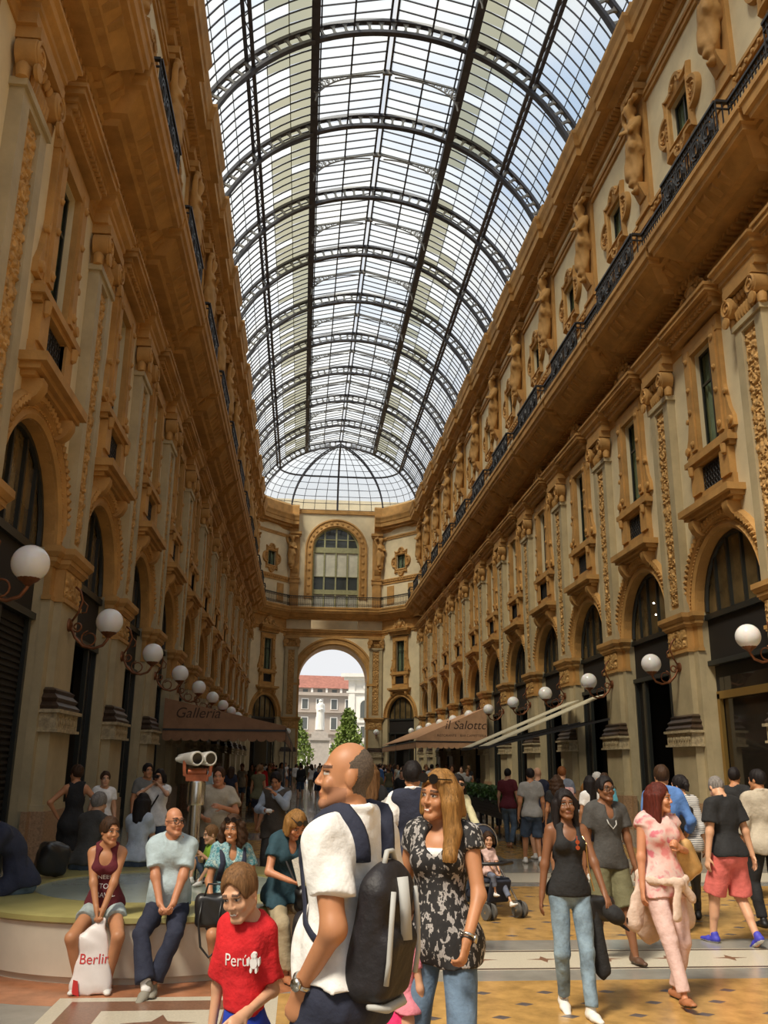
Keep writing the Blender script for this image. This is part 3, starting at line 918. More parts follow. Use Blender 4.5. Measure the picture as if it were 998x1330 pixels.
# ------------------------------------------------------------------ floor: inlaid marble and mosaic
def floor_mat(name, col, var, scale, rough, col2=None):
    m = mat(name, col, rough, var, scale, spec=.5, col2=col2); return m
fl_ochre = floor_mat('ochre_terrazzo', (0.46,0.27,0.085), .28, 5, .22)
fl_grey = floor_mat('blue_grey_marble', (0.27,0.26,0.23), .16, 3, .2)
fl_white = floor_mat('pale_mosaic', (0.56,0.51,0.40), .12, 60, .3)
fl_dark = floor_mat('dark_mosaic', (0.07,0.045,0.035), .4, 60, .3)
fl_brown = floor_mat('brown_mosaic', (0.20,0.10,0.06), .35, 50, .3)
fl_red = floor_mat('red_marble', (0.42,0.17,0.08), .25, 5, .2)
fl_pale = floor_mat('pale_marble', (0.36,0.33,0.27), .2, 1.4, .12)
floor = MB().box(-30,30,-25,82,-.3,0).build('floor', fl_pale)
tag(floor, 'polished inlaid marble floor of the gallery', kind='structure')
def slab(name, m, pts, h):
    mb = MB(); mb.loft([[(x,y,-.01) for x,y in pts],[(x,y,h) for x,y in pts]]); return mb.build(name, m, floor)
def rect(x0,x1,y0,y1): return [(x0,y0),(x1,y0),(x1,y1),(x0,y1)]
slab('terrazzo_field', fl_ochre, rect(-2.35,14,-10,8.34), .0012)
slab('terrazzo_field', fl_ochre, rect(-2.35,14,10.14,14.4), .0012)
for y0, y1 in ((8.34,8.74),(9.63,10.14),(14.4,14.8),(16.2,16.7)): slab('marble_band', fl_grey, rect(-2.35,14,y0,y1), .0016)
for y0, y1 in ((8.74,9.63),(14.8,16.2)):
    slab('mosaic_band', fl_white, rect(-2.35,14,y0,y1), .0014)
    for y in (y0+.03, y1-.08): slab('mosaic_line', fl_dark, rect(-2.35,14,y,y+.05), .0022)
star = MB()
P = []
for i in range(8):
    a = 2*pi*i/8; r = .17 if i % 2 == 0 else .05; P.append((r*cos(a), r*.8*sin(a)))
star.loft([[(x,y,0) for x,y in P],[(x,y,.0022) for x,y in P]]); sm = star.mesh('mosaic_star', fl_brown)
for i in range(24): link('mosaic_star', sm, floor, (-1.45+.62*i*1.0, 9.19, 0))
for i in range(14): link('mosaic_star', sm, floor, (-1.45+1.05*i, 15.5, 0), scale=(1.6,1.6,1))
dm = MB(); P = [(.075,0),(0,.055),(-.075,0),(0,-.055)]
dm.loft([[(x,y,0) for x,y in P],[(x,y,.002) for x,y in P]]); dme = dm.mesh('inlay_tile', mat('slate_inlay',(0.10,0.085,0.085),.3,.3,10))
for j in range(9):
    for i in range(16):
        x = -2.1+.52*i+(.26 if j%2 else 0); y = 5.05+.36*j
        if y < 8.25: link('inlay_tile', dme, floor, (x, y, 0))
for j in range(10):
    for i in range(16):
        x = -2.1+.62*i+(.31 if j%2 else 0); y = 10.4+.42*j
        if y < 14.3: link('inlay_tile', dme, floor, (x, y, 0))
# the octagon's corner pattern by the bench
slab('marble_field', fl_grey, rect(-14,-2.35,-10,12.6), .0008)
slab('red_marble_ring', fl_red, [( -4.0+2.55*cos(t), 10.2+2.55*sin(t)) for t in [2*pi*i/48 for i in range(48)]], .0020)
slab('red_marble_panel', fl_red, [(-5.4,7.9),(-4.7,7.2),(-5.5,6.4),(-6.6,7.0)], .0013)
slab('pale_strip', fl_white, [(-5.9,9.0),(-5.7,9.2),(-4.75,8.1),(-4.95,7.95)], .0016)
slab('pale_strip', fl_white, rect(-4.42,-2.72,4.6,7.92), .0026)
slab('brown_mosaic_frame', fl_brown, rect(-4.30,-2.84,4.7,7.80), .0032)
slab('pale_mosaic_panel', fl_white, rect(-4.02,-3.12,5.0,7.52), .0038)
link('mosaic_star', sm, floor, (-3.55,7.18,.0025), scale=(1.6,1.6,1))
slab('terrazzo_field', fl_ochre, rect(-2.72,-2.35,4.0,8.0), .0014)
# the arm's long floor: grey borders with darker lozenge panels
for k in range(9):
    y = 18.0+6.4*k
    for x0, x1 in ((-5.6,-1.0),(1.0,5.6)):
        slab('marble_panel', fl_grey, rect(x0,x1,y,y+5.2), .0012)
        slab('terrazzo_field', fl_ochre if k < 2 else fl_pale, rect(x0+.5,x1-.5,y+.5,y+4.7), .0018)
# street outside
street = MB().box(-60,60,82,260,-.3,-.02).build('ground', mat('street_paving',(0.42,0.40,0.36),.8,.15,1))
tag(street, 'pale paved square outside the great arch', kind='structure')
# ------------------------------------------------------------------ smooth solids: distance fields meshed with surface nets
def np3(p): return np.array([p[0], p[1], p[2]], float)
class Field:
    """scalar field on a rectilinear grid; negative inside"""
    def __init__(s, lo, hi, h, fine=()):
        s.ax = []
        for d in range(3):
            marks = [(lo[d], hi[d], h)] + [(max(lo[d], a[d]), min(hi[d], b[d]), hf) for a, b, hf in fine]
            x = lo[d]; out = [x]
            while x < hi[d]:
                st = min([m[2] for m in marks if m[0]-1e-6 <= x < m[1]-1e-6] or [h])
                x += st; out.append(x)
            s.ax.append(np.array(out))
        s.F = np.full([len(a) for a in s.ax], .5, np.float32)
    def sl(s, lo, hi):
        r = []
        for d in range(3):
            i = max(0, np.searchsorted(s.ax[d], lo[d])-1); j = min(len(s.ax[d]), np.searchsorted(s.ax[d], hi[d])+1)
            if j <= i: return None
            r.append(slice(i, j))
        return tuple(r)
    def grid(s, sl):
        return (s.ax[0][sl[0]][:,None,None].astype(np.float32), s.ax[1][sl[1]][None,:,None].astype(np.float32), s.ax[2][sl[2]][None,None,:].astype(np.float32))
    def put(s, fn, lo, hi, k=.02, op='add', noise=None):
        m = max(3*k, .03)
        sl = s.sl([a-m for a in lo], [a+m for a in hi])
        if sl is None: return
        X, Y, Z = s.grid(sl)
        b = fn(X, Y, Z); a = s.F[sl]
        if op == 'add':
            h = np.clip(.5+.5*(a-b)/k, 0, 1); s.F[sl] = a*(1-h)+b*h-k*h*(1-h)
        elif op == 'sub':
            b = -b; h = np.clip(.5-.5*(a-b)/k, 0, 1); s.F[sl] = a*(1-h)+b*h+k*h*(1-h)
    def cone(s, a, b, ra, rb, k=.02, op='add', flat=None, cap=None, grow=0.0):
        """tapered limb a->b; flat=(axis, scale) squashes across an axis; cap=True cuts it square at b"""
        a, b = np3(a), np3(b); d = b-a; L2 = max(float(d@d), 1e-9); ra += grow; rb += grow
        R = max(ra, rb)*1.02; ex = (max(1, flat[1]) if flat else 1)*R
        def fn(X, Y, Z):
            px, py, pz = X-a[0], Y-a[1], Z-a[2]
            t = np.clip((px*d[0]+py*d[1]+pz*d[2])/L2, 0, 1)
            ox, oy, oz = px-t*d[0], py-t*d[1], pz-t*d[2]
            q = ox*ox+oy*oy+oz*oz
            if flat is not None:
                w = flat[0]; c = ox*w[0]+oy*w[1]+oz*w[2]; q = q-c*c+(c/flat[1])**2
            r = np.sqrt(np.maximum(q, 0))-(ra+(rb-ra)*t)
            if cap:
                L = sqrt(L2); e = (px*d[0]+py*d[1]+pz*d[2])/L-L
                r = np.maximum(r, e)
            return r
        s.put(fn, np.minimum(a,b)-ex, np.maximum(a,b)+ex, k, op)
    def ell(s, c, r, k=.02, op='add', R=None, grow=0.0):
        c = np3(c); r = np3(r)+grow; mr = float(max(r))
        def fn(X, Y, Z):
            x, y, z = X-c[0], Y-c[1], Z-c[2]
            if R is not None:
                x, y, z = (R[0][0]*x+R[1][0]*y+R[2][0]*z, R[0][1]*x+R[1][1]*y+R[2][1]*z, R[0][2]*x+R[1][2]*y+R[2][2]*z)
            k0 = np.sqrt((x/r[0])**2+(y/r[1])**2+(z/r[2])**2)
            k1 = np.sqrt((x/r[0]**2)**2+(y/r[1]**2)**2+(z/r[2]**2)**2)
            return k0*(k0-1)/np.maximum(k1, 1e-6)
        s.put(fn, c-mr, c+mr, k, op)
    def rbox(s, c, h, rad, k=.01, op='add', R=None):
        c = np3(c); h = np3(h); mr = float(np.linalg.norm(h))
        def fn(X, Y, Z):
            x, y, z = X-c[0], Y-c[1], Z-c[2]
            if R is not None:
                x, y, z = (R[0][0]*x+R[1][0]*y+R[2][0]*z, R[0][1]*x+R[1][1]*y+R[2][1]*z, R[0][2]*x+R[1][2]*y+R[2][2]*z)
            qx, qy, qz = np.abs(x)-h[0]+rad, np.abs(y)-h[1]+rad, np.abs(z)-h[2]+rad
            o = np.sqrt(np.maximum(qx,0)**2+np.maximum(qy,0)**2+np.maximum(qz,0)**2)
            return o+np.minimum(np.maximum(np.maximum(qx,qy),qz),0)-rad
        s.put(fn, c-mr, c+mr, k, op)
    def cut(s, p, n):
        """keep the side away from normal n"""
        X, Y, Z = s.grid((slice(None),)*3); n = np3(n); n = n/np.linalg.norm(n)
        s.F = np.maximum(s.F, (X-p[0])*n[0]+(Y-p[1])*n[1]+(Z-p[2])*n[2])
    def folds(s, amp, f=(9,9,5), seed=0, vert=False):
        X, Y, Z = s.grid((slice(None),)*3); p = seed*1.7
        w = np.sin(f[0]*X*2+f[2]*Z*1.1+p)*np.sin(f[1]*Y*2-f[2]*Z*.7+p*2)+.6*np.sin(f[2]*Z*4+f[0]*X*3+2*np.sin(f[1]*Y*3+p)+p)
        s.F = s.F+(amp*w).astype(np.float32)
    def mesh(s):
        F = s.F; sg = F < 0
        nx, ny, nz = F.shape
        c = np.zeros((nx-1, ny-1, nz-1), np.int8)
        for i in (0,1):
            for j in (0,1):
                for k in (0,1): c += sg[i:nx-1+i, j:ny-1+j, k:nz-1+k]
        act = (c > 0) & (c < 8)
        I, J, K = np.nonzero(act)
        idx = np.full(act.shape, -1, np.int32); idx[I,J,K] = np.arange(len(I))
        acc = np.zeros((len(I),3)); cnt = np.zeros(len(I))
        C = {(i,j,k): F[I+i,J+j,K+k] for i in (0,1) for j in (0,1) for k in (0,1)}
        for ax in range(3):
            for u in (0,1):
                for v in (0,1):
                    a = [0,0,0]; b = [0,0,0]; o = [x for x in range(3) if x != ax]
                    a[o[0]] = b[o[0]] = u; a[o[1]] = b[o[1]] = v; b[ax] = 1
                    fa, fb = C[tuple(a)], C[tuple(b)]
                    m = (fa < 0) != (fb < 0)
                    t = np.where(m, fa/np.where(m, fa-fb, 1), 0)
                    for d in range(3): acc[:,d] += np.where(m, a[d]+(t if d == ax else 0), 0)
                    cnt += m
        acc /= cnt[:,None]
        V = np.empty_like(acc)
        for d, ii in enumerate((I,J,K)):
            A = s.ax[d]; V[:,d] = A[ii]+acc[:,d]*(A[ii+1]-A[ii])
        faces = []
        for ax in range(3):
            sl0 = [slice(None)]*3; sl1 = [slice(None)]*3; sl0[ax] = slice(0,-1); sl1[ax] = slice(1,None)
            s0 = sg[tuple(sl0)]; s1 = sg[tuple(sl1)]
            E = np.nonzero(s0 != s1)
            o = [x for x in range(3) if x != ax]
            ok = (E[o[0]] > 0) & (E[o[1]] > 0) & (E[o[0]] < F.shape[o[0]]-1) & (E[o[1]] < F.shape[o[1]]-1)
            E = [e[ok] for e in E]
            flip = s0[tuple(E)]
            def cell(du, dv):
                q = [e.copy() for e in E]; q[o[0]] -= du; q[o[1]] -= dv; return idx[tuple(q)]
            Q = np.stack([cell(1,1), cell(0,1), cell(0,0), cell(1,0)], 1)
            if ax == 1: flip = ~flip
            Q[~flip] = Q[~flip][:, ::-1]
            faces.append(Q)
        return V, np.concatenate(faces)
    def relax(s, V, Q, it=1, lam=.5):
        e = np.concatenate([Q[:,[0,1]],Q[:,[1,2]],Q[:,[2,3]],Q[:,[3,0]]])
        for _ in range(it):
            a = np.zeros_like(V); n = np.zeros(len(V))
            for i in (0,1):
                for d in range(3): a[:,d] += np.bincount(e[:,i], V[e[:,1-i],d], len(V))
                n += np.bincount(e[:,i], minlength=len(V))
            V = V+lam*(a/np.maximum(n,1)[:,None]-V)
        return V
    def build(s, name, mats, parent=None, it=1, mi=None):
        V, Q = s.mesh()
        if len(Q) == 0: return None
        if it: V = s.relax(V, Q, it)
        me = bpy.data.meshes.new(name)
        me.vertices.add(len(V)); me.vertices.foreach_set('co', V.astype(np.float32).ravel())
        me.loops.add(Q.size); me.loops.foreach_set('vertex_index', Q.astype(np.int32).ravel())
        me.polygons.add(len(Q)); me.polygons.foreach_set('loop_start', np.arange(0, Q.size, 4, dtype=np.int32))
        me.polygons.foreach_set('loop_total', np.full(len(Q), 4, np.int32))
        me.polygons.foreach_set('use_smooth', np.ones(len(Q), bool))
        for m in (mats if isinstance(mats, (list, tuple)) else [mats]): me.materials.append(m)
        if mi is not None:
            me.polygons.foreach_set('material_index', mi(V[Q].mean(1)).astype(np.int32))
        me.update(calc_edges=True)
        return link(name, me, parent)
def rotm(rx=0, ry=0, rz=0):
    cx, sx, cy, sy, cz, sz = cos(rx), sin(rx), cos(ry), sin(ry), cos(rz), sin(rz)
    return np.array([[cz,-sz,0],[sz,cz,0],[0,0,1]]) @ np.array([[1,0,0],[0,cx,-sx],[0,sx,cx]]) @ np.array([[cy,0,sy],[0,1,0],[-sy,0,cy]])
def ik(a, t, l1, l2, pole):
    """two-bone chain from a towards t; returns the middle joint and the reached end"""
    a, t, pole = np3(a), np3(t), np3(pole)
    d = t-a; L = np.linalg.norm(d); m = (l1+l2)*.999
    if L > m: t = a+d/L*m; d = t-a; L = m
    L = max(L, abs(l1-l2)+1e-3); u = d/np.linalg.norm(d)
    x = (l1*l1-l2*l2+L*L)/(2*L); h = sqrt(max(0, l1*l1-x*x))
    p = pole-u*(pole@u); n = np.linalg.norm(p); p = p/n if n > 1e-6 else np.array([0,-1.,0])
    return a+u*x+p*h, t
# ------------------------------------------------------------------ people
SKINS = {}
def skin_mats(tone):
    if tone in SKINS: return SKINS[tone]
    c = {'fair': (.60,.33,.20), 'tan': (.47,.215,.105), 'ruddy': (.54,.24,.13), 'olive': (.42,.20,.10), 'brown': (.20,.085,.04)}[tone]
    L = [mat('skin_'+tone, c, .48, .08, 9, sss=.08, spec=.4), mat('lip_'+tone, (c[0]*.78, c[1]*.5, c[2]*.5), .4),
         mat('eye_white', (.46,.42,.38), .3), mat('eye_dark', (.02,.012,.01), .15), mat('brow_'+tone, (c[0]*.2, c[1]*.2, c[2]*.22), .8),
         mat('teeth', (.80,.76,.70), .3), mat('stubble_'+tone, (c[0]*.72, c[1]*.70, c[2]*.74), .7), mat('clipped_hair', (.115,.085,.062), .8, .35, 120, bump=.5, bscale=400)]
    SKINS[tone] = L
    return L
FABS = {}
def fab(name, col, var=.10, scale=14, rough=.85, bump=.55, **k): return mat('cloth_'+name, col, rough, var, scale, bump=bump, bscale=k.pop('bscale', 17), **k)
def pattern_mat(name, ramp, scale=20, kind='noise', stretch=(1,1,1), rough=.8):
    """printed cloth: colours picked by a noise / cell / stripe pattern"""
    key = 'cloth_'+name
    if key in MATS: return MATS[key]
    m = bpy.data.materials.new(key); m.use_nodes = True; t = m.node_tree; b = t.nodes['Principled BSDF']; b.inputs['Roughness'].default_value = rough
    tc_ = t.nodes.new('ShaderNodeTexCoord'); mp_ = t.nodes.new('ShaderNodeMapping'); mp_.inputs['Scale'].default_value = stretch
    t.links.new(tc_.outputs['Object'], mp_.inputs['Vector'])
    if kind == 'wave':
        n = t.nodes.new('ShaderNodeTexWave'); n.bands_direction = 'Z'; n.inputs['Scale'].default_value = scale; n.inputs['Distortion'].default_value = .3; out = n.outputs['Fac']
    elif kind == 'cell':
        n = t.nodes.new('ShaderNodeTexVoronoi'); n.inputs['Scale'].default_value = scale; out = n.outputs['Distance']
    else:
        n = t.nodes.new('ShaderNodeTexNoise'); n.inputs['Scale'].default_value = scale; n.inputs['Detail'].default_value = 3; out = n.outputs['Fac']
    t.links.new(mp_.outputs['Vector'], n.inputs['Vector'])
    r = t.nodes.new('ShaderNodeValToRGB'); cr = r.color_ramp
    while len(cr.elements) < len(ramp): cr.elements.new(.5)
    for e, (p, c) in zip(cr.elements, ramp): e.position = p; e.color = (*c, 1)
    t.links.new(out, r.inputs['Fac']); t.links.new(r.outputs['Color'], b.inputs['Base Color'])
    MATS[key] = m
    return m
def hair_mat(name, col):
    return mat('hair_'+name, col, .55, .45, 30, bump=.35, bscale=60, stretch=(3,3,.35), spec=.2)

class Fig:
    """a posed skeleton for a 1.75 m figure facing -Y (its left is +X), scaled by its root"""
    def __init__(s, pel=(0,0,.92), lean=0, side=0, twist=0, bend=.5, hipyaw=None, feet=None, hands=(None,None), poles=(None,None), knees=(None,None), head=(0,0,0),
                 sex='m', girth=1.0, belly=0.0, hs=1.0, curl=(.35,.35), palm=(None,None), hdir=(None,None), shw=None, limb=1.0, bust=None):
        r = radians
        s.sex, s.g, s.belly, s.hs, s.curl, s.limb = sex, girth, belly, hs, curl, limb
        s.bust = (.0 if sex == 'm' else .055) if bust is None else bust
        s.P = np3(pel)
        s.Rp = rotm(r(lean*.35), r(side*.4), r(hipyaw if hipyaw is not None else twist*.4))
        s.Rm = rotm(r(lean*(1-bend*.5)), r(side*.7), r(twist*.7)); s.Rt = rotm(r(lean), r(side), r(twist))
        s.waist = s.P+s.Rp@np3((0,0,.16)); s.chest = s.waist+s.Rm@np3((0,0,.19)); s.neck = s.chest+s.Rt@np3((0,.012,.205))
        sw = shw or (.170 if sex == 'm' else .145)
        s.sw = sw
        s.sh = [s.neck+s.Rt@np3((q*sw, .005, -.055)) for q in (1,-1)]
        s.hip = [s.P+s.Rp@np3((q*(.088 if sex == 'm' else .092),0,-.02)) for q in (1,-1)]
        hy, hp_, hr = head
        s.Rh = s.Rt@np.eye(3)*0+rotm(r(lean*.35+hp_), r(side*.3+hr), r(twist+hy))
        s.hc = s.neck+s.Rt@np3((0,-.012,.05))+s.Rh@np3((0,-.02,.105*hs))
        s.U = s.Rt@np3((0,0,1)); s.Fw = s.Rt@np3((0,-1,0)); s.Lf = s.Rt@np3((1,0,0))
        feet = feet or [(.11,0,.075,8),(-.11,0,.075,-8)]
        s.knee, s.ank, s.fyaw, s.fpit = [], [], [], []
        for i in (0,1):
            f = feet[i]; fy = r(f[3]) if len(f) > 3 else 0
            pole = knees[i] or (.15*(1,-1)[i]+sin(fy), -cos(fy), .05)
            k, e = ik(s.hip[i], f[:3], .44, .415, pole)
            s.knee.append(k); s.ank.append(e); s.fyaw.append(fy); s.fpit.append(r(f[4]) if len(f) > 4 else 0)
        s.elb, s.wri = [], []
        for i in (0,1):
            q = (1,-1)[i]
            t = hands[i] if hands[i] is not None else tuple(s.sh[i]+s.Rt@np3((q*.075,-.06,-.52)))
            pole = np3(poles[i]) if poles[i] is not None else s.Rt@np3((q*.45, 1.0, -.2))
            e, w = ik(s.sh[i], t, .285, .25, pole)
            s.elb.append(e); s.wri.append(w)
        s.palm, s.hdir = palm, hdir
    def hp(s, x, y, z): return s.hc+s.Rh@(np3((x,y,z))*s.hs)
    def bounds(s, pad=.22):
        P = np.array([s.P, s.neck, s.hc, *s.sh, *s.hip, *s.knee, *s.ank, *s.elb, *s.wri])
        return P.min(0)-pad, P.max(0)+pad
    def torso(s, F, grow=0.0, k=.045, sh=True):
        g = s.g; m = s.sex == 'm'
        F.ell(s.P+s.Rp@np3((0,.012,.02)), ((.158 if m else .172)*g,.112*g,.125), k, R=s.Rp, grow=grow)
        for q in (1,-1): F.ell(s.P+s.Rp@np3((q*.075,.055,-.035)), (.085*g,.085*g,.095), k, R=s.Rp, grow=grow)
        F.ell(s.waist+s.Rm@np3((0,-.012-s.belly*.35,0)), ((.138 if m else .122)*g+s.belly*.5,.098*g+s.belly*.75,.14), k, R=s.Rm, grow=grow)
        F.ell(s.chest+s.Rt@np3((0,0,.02)), ((.158 if m else .138)*g,.105*g,.19), k, R=s.Rt, grow=grow)
        F.ell(s.chest+s.Rt@np3((0,-.02,.09)), ((.148 if m else .125)*g,.088*g,.10), k, R=s.Rt, grow=grow)
        if s.bust:
            for q in (1,-1): F.ell(s.chest+s.Rt@np3((q*.066,-.075,.045)), (s.bust*1.15,s.bust*1.05,s.bust*1.1), .03, R=s.Rt, grow=grow)
        if sh:
            F.cone(s.sh[0]+s.Rt@np3((-.03,0,-.005)), s.sh[1]+s.Rt@np3((.03,0,-.005)), .062*g, .062*g, k, grow=grow)
            for i, q in enumerate((1,-1)):
                F.cone(s.neck+s.Rt@np3((q*.03,.01,.025)), s.sh[i]+s.Rt@np3((-q*.02,.01,.015)), .045, .045, .04, grow=grow)
    def arm(s, F, i, f0=0, f1=2, grow=0.0, k=.03, cap=False, flare=0.0):
        l = s.limb*(1 if s.sex == 'm' else .86)
        if f1 <= 1:
            e = s.sh[i]+(s.elb[i]-s.sh[i])*f1
            F.cone(s.sh[i], e, .058*l, (.058-.014*f1)*l+flare, k, cap=cap, grow=grow); return
        F.cone(s.sh[i], s.elb[i], .056*l, .041*l, k, grow=grow)
        e = s.elb[i]+(s.wri[i]-s.elb[i])*(f1-1)
        F.cone(s.elb[i], e, .041*l, (.041-.013*(f1-1))*l+flare, k, cap=cap, grow=grow)
    def leg(s, F, i, f1=2, grow=0.0, k=.03, cap=False, flare=0.0):
        l = s.limb*(1 if s.sex == 'm' else .98)
        if f1 <= 1:
            e = s.hip[i]+(s.knee[i]-s.hip[i])*f1
            F.cone(s.hip[i], e, .092*l*s.g, (.092*s.g-.034*f1)*l+flare, k, cap=cap, grow=grow); return
        F.cone(s.hip[i], s.knee[i], .090*l*s.g, .058*l, k, grow=grow)
        e = s.knee[i]+(s.ank[i]-s.knee[i])*(f1-1)
        d = s.ank[i]-s.knee[i]; fw = np3((sin(s.fyaw[i]),-cos(s.fyaw[i]),0)); b = -(fw-d*(fw@d)/(d@d)); b /= np.linalg.norm(b)
        if f1 > 1.4: F.cone(s.knee[i]+d*.12+b*.012, s.knee[i]+d*.5+b*.016, .048*l, .042*l, k, grow=grow)
        F.cone(s.knee[i], e, .054*l, (.054-.018*(f1-1))*l+flare, k, cap=cap, grow=grow)
    def hand(s, F, i, fine=True):
        q = (1,-1)[i]; l = (1.0 if s.sex == 'm' else .9)
        w = s.wri[i]; d = s.hdir[i]
        d = np3(d) if d is not None else (w-s.elb[i]); d = d/np.linalg.norm(d)
        n = np3(s.palm[i]) if s.palm[i] is not None else s.Rt@np3((-q*1.0,-.1,0))
        n = n-d*(n@d); n /= max(np.linalg.norm(n), 1e-6); x = np.cross(d, n)*q      # x: thumb side
        F.cone(w-d*.02, w+d*.03, .029*l, .027*l, .012, flat=(n,.75))
        F.cone(w+d*.025, w+d*.085*l, .030*l, .036*l, .012, flat=(n,.45))
        c = s.curl[i]
        if not fine:
            e = w+d*.085*l; d2 = d*cos(c)+n*sin(c); F.cone(e, e+d2*.05, .032*l, .025*l, .012, flat=(n,.45)); d3 = d*cos(2*c)+n*sin(2*c); F.cone(e+d2*.05, e+d2*.05+d3*.04, .025, .018, .012, flat=(n,.5))
        else:
            for j, (o, L) in enumerate(((.030,.072),(.0105,.082),(-.0095,.076),(-.028,.060))):
                b = w+d*.088*l+x*o*l; a1, a2, a3 = c*.7+.05*j, c*1.7+.05*j, c*2.5
                for a, fL, r0, r1 in ((a1,.44,.0092,.0085),(a2,.32,.0085,.008),(a3,.26,.008,.0068)):
                    e = b+(d*cos(a)+n*sin(a))*L*fL*l; F.cone(b, e, r0*l, r1*l, .004); b = e
        t0 = w+d*.03*l+x*.026*l; t1 = t0+(d*.62+x*.62+n*.35)*.042*l; t2 = t1+(d*.85+x*.2+n*.5)*.034*l
        F.cone(t0, t1, .0135*l, .011*l, .008); F.cone(t1, t2, .0105*l, .0085*l, .005)
    def head(s, F, k=.02):
        h = s.hs; R = s.Rh
        F.cone(s.neck-s.U*.03, s.hc+R@np3((0,.02,-.055)), (.058 if s.sex == 'm' else .047)*s.limb, (.055 if s.sex == 'm' else .045), .03)
        F.ell(s.hp(0,.010,.032), np3((.074,.091,.096))*h, k, R=R)
        F.ell(s.hp(0,-.02,-.03), np3((.061,.072,.085))*h, k, R=R)
        jw = .052 if s.sex == 'm' else .044
        for q in (1,-1): F.cone(s.hp(q*jw,.005,-.055), s.hp(q*.018,-.075,-.098), .022*h, .018*h, k)
        F.ell(s.hp(0,-.078,-.095), np3((.022,.018,.018))*h, .015, R=R)
        F.cone(s.hp(.036,-.080,.030), s.hp(-.036,-.080,.030), .014*h, .014*h, .016)
        for q in (1,-1):
            F.ell(s.hp(q*.031,-.094,.010), np3((.017,.014,.011))*h, .010, 'sub', R=R)
            F.ell(s.hp(q*.031,-.076,.010), np3((.0135,.0135,.0125))*h, .004, R=R)
            F.ell(s.hp(q*.040,-.070,-.028), np3((.022,.018,.022))*h, .02, R=R)
            F.ell(s.hp(q*.073,.012,-.002), np3((.010,.020,.031))*h, .008, R=R)
            F.ell(s.hp(q*.011,-.098,-.027), np3((.009,.009,.007))*h, .008, R=R)
        F.cone(s.hp(0,-.087,.020), s.hp(0,-.108 if h < 1.02 else -.101,-.022), .0075*h, .0102*h, .010)
        F.cone(s.hp(.016,-.088,-.058), s.hp(-.016,-.088,-.058), .0085*h, .0085*h, .008)
        F.cone(s.hp(.012,-.088,-.068), s.hp(-.012,-.088,-.068), .0085*h, .0085*h, .008)
    def face_index(s, smile=False, stub=None, eyes=True, clipped=None):
        def fn(C):
            L = (C-s.hc)@s.Rh/s.hs
            x, y, z = np.abs(L[:,0]), L[:,1], L[:,2]; fr = y < -.045
            m = np.zeros(len(C), int)
            if stub is not None: m[stub(L)] = 6
            if clipped is not None:
                q = 0.0015*np.sin(L[:,2]*260)+.001*np.sin(L[:,1]*310)
                m[(y+q > clipped+.9*np.maximum(0,z-.055)) & (z+q > -.052-.25*np.maximum(0,y-.03)) & ~((x > .066) & (np.abs(y-.012) < .024) & (z < .034))] = 7
            m[fr & ((x/.023)**2+((z+.0625)/.0095)**2 < 1)] = 1
            if smile: m[fr & ((x/.018)**2+((z+.0605)/.0042)**2 < 1)] = 5
            m[fr & (x > .014) & (x < .050) & (np.abs(z-.036+.12*np.maximum(0,x-.034)) < .0055)] = 4
            if eyes:
                e = fr & (((x-.031)/.0145)**2+((z-.010)/.0068)**2 < 1); m[e] = 2
                m[e & (((x-.031)**2+(z-.010)**2) < .0062**2)] = 3
                m[fr & (np.abs(x-.031) < .0155) & (np.abs(z-.0175) < .0026)] = 4
            return m
        return fn

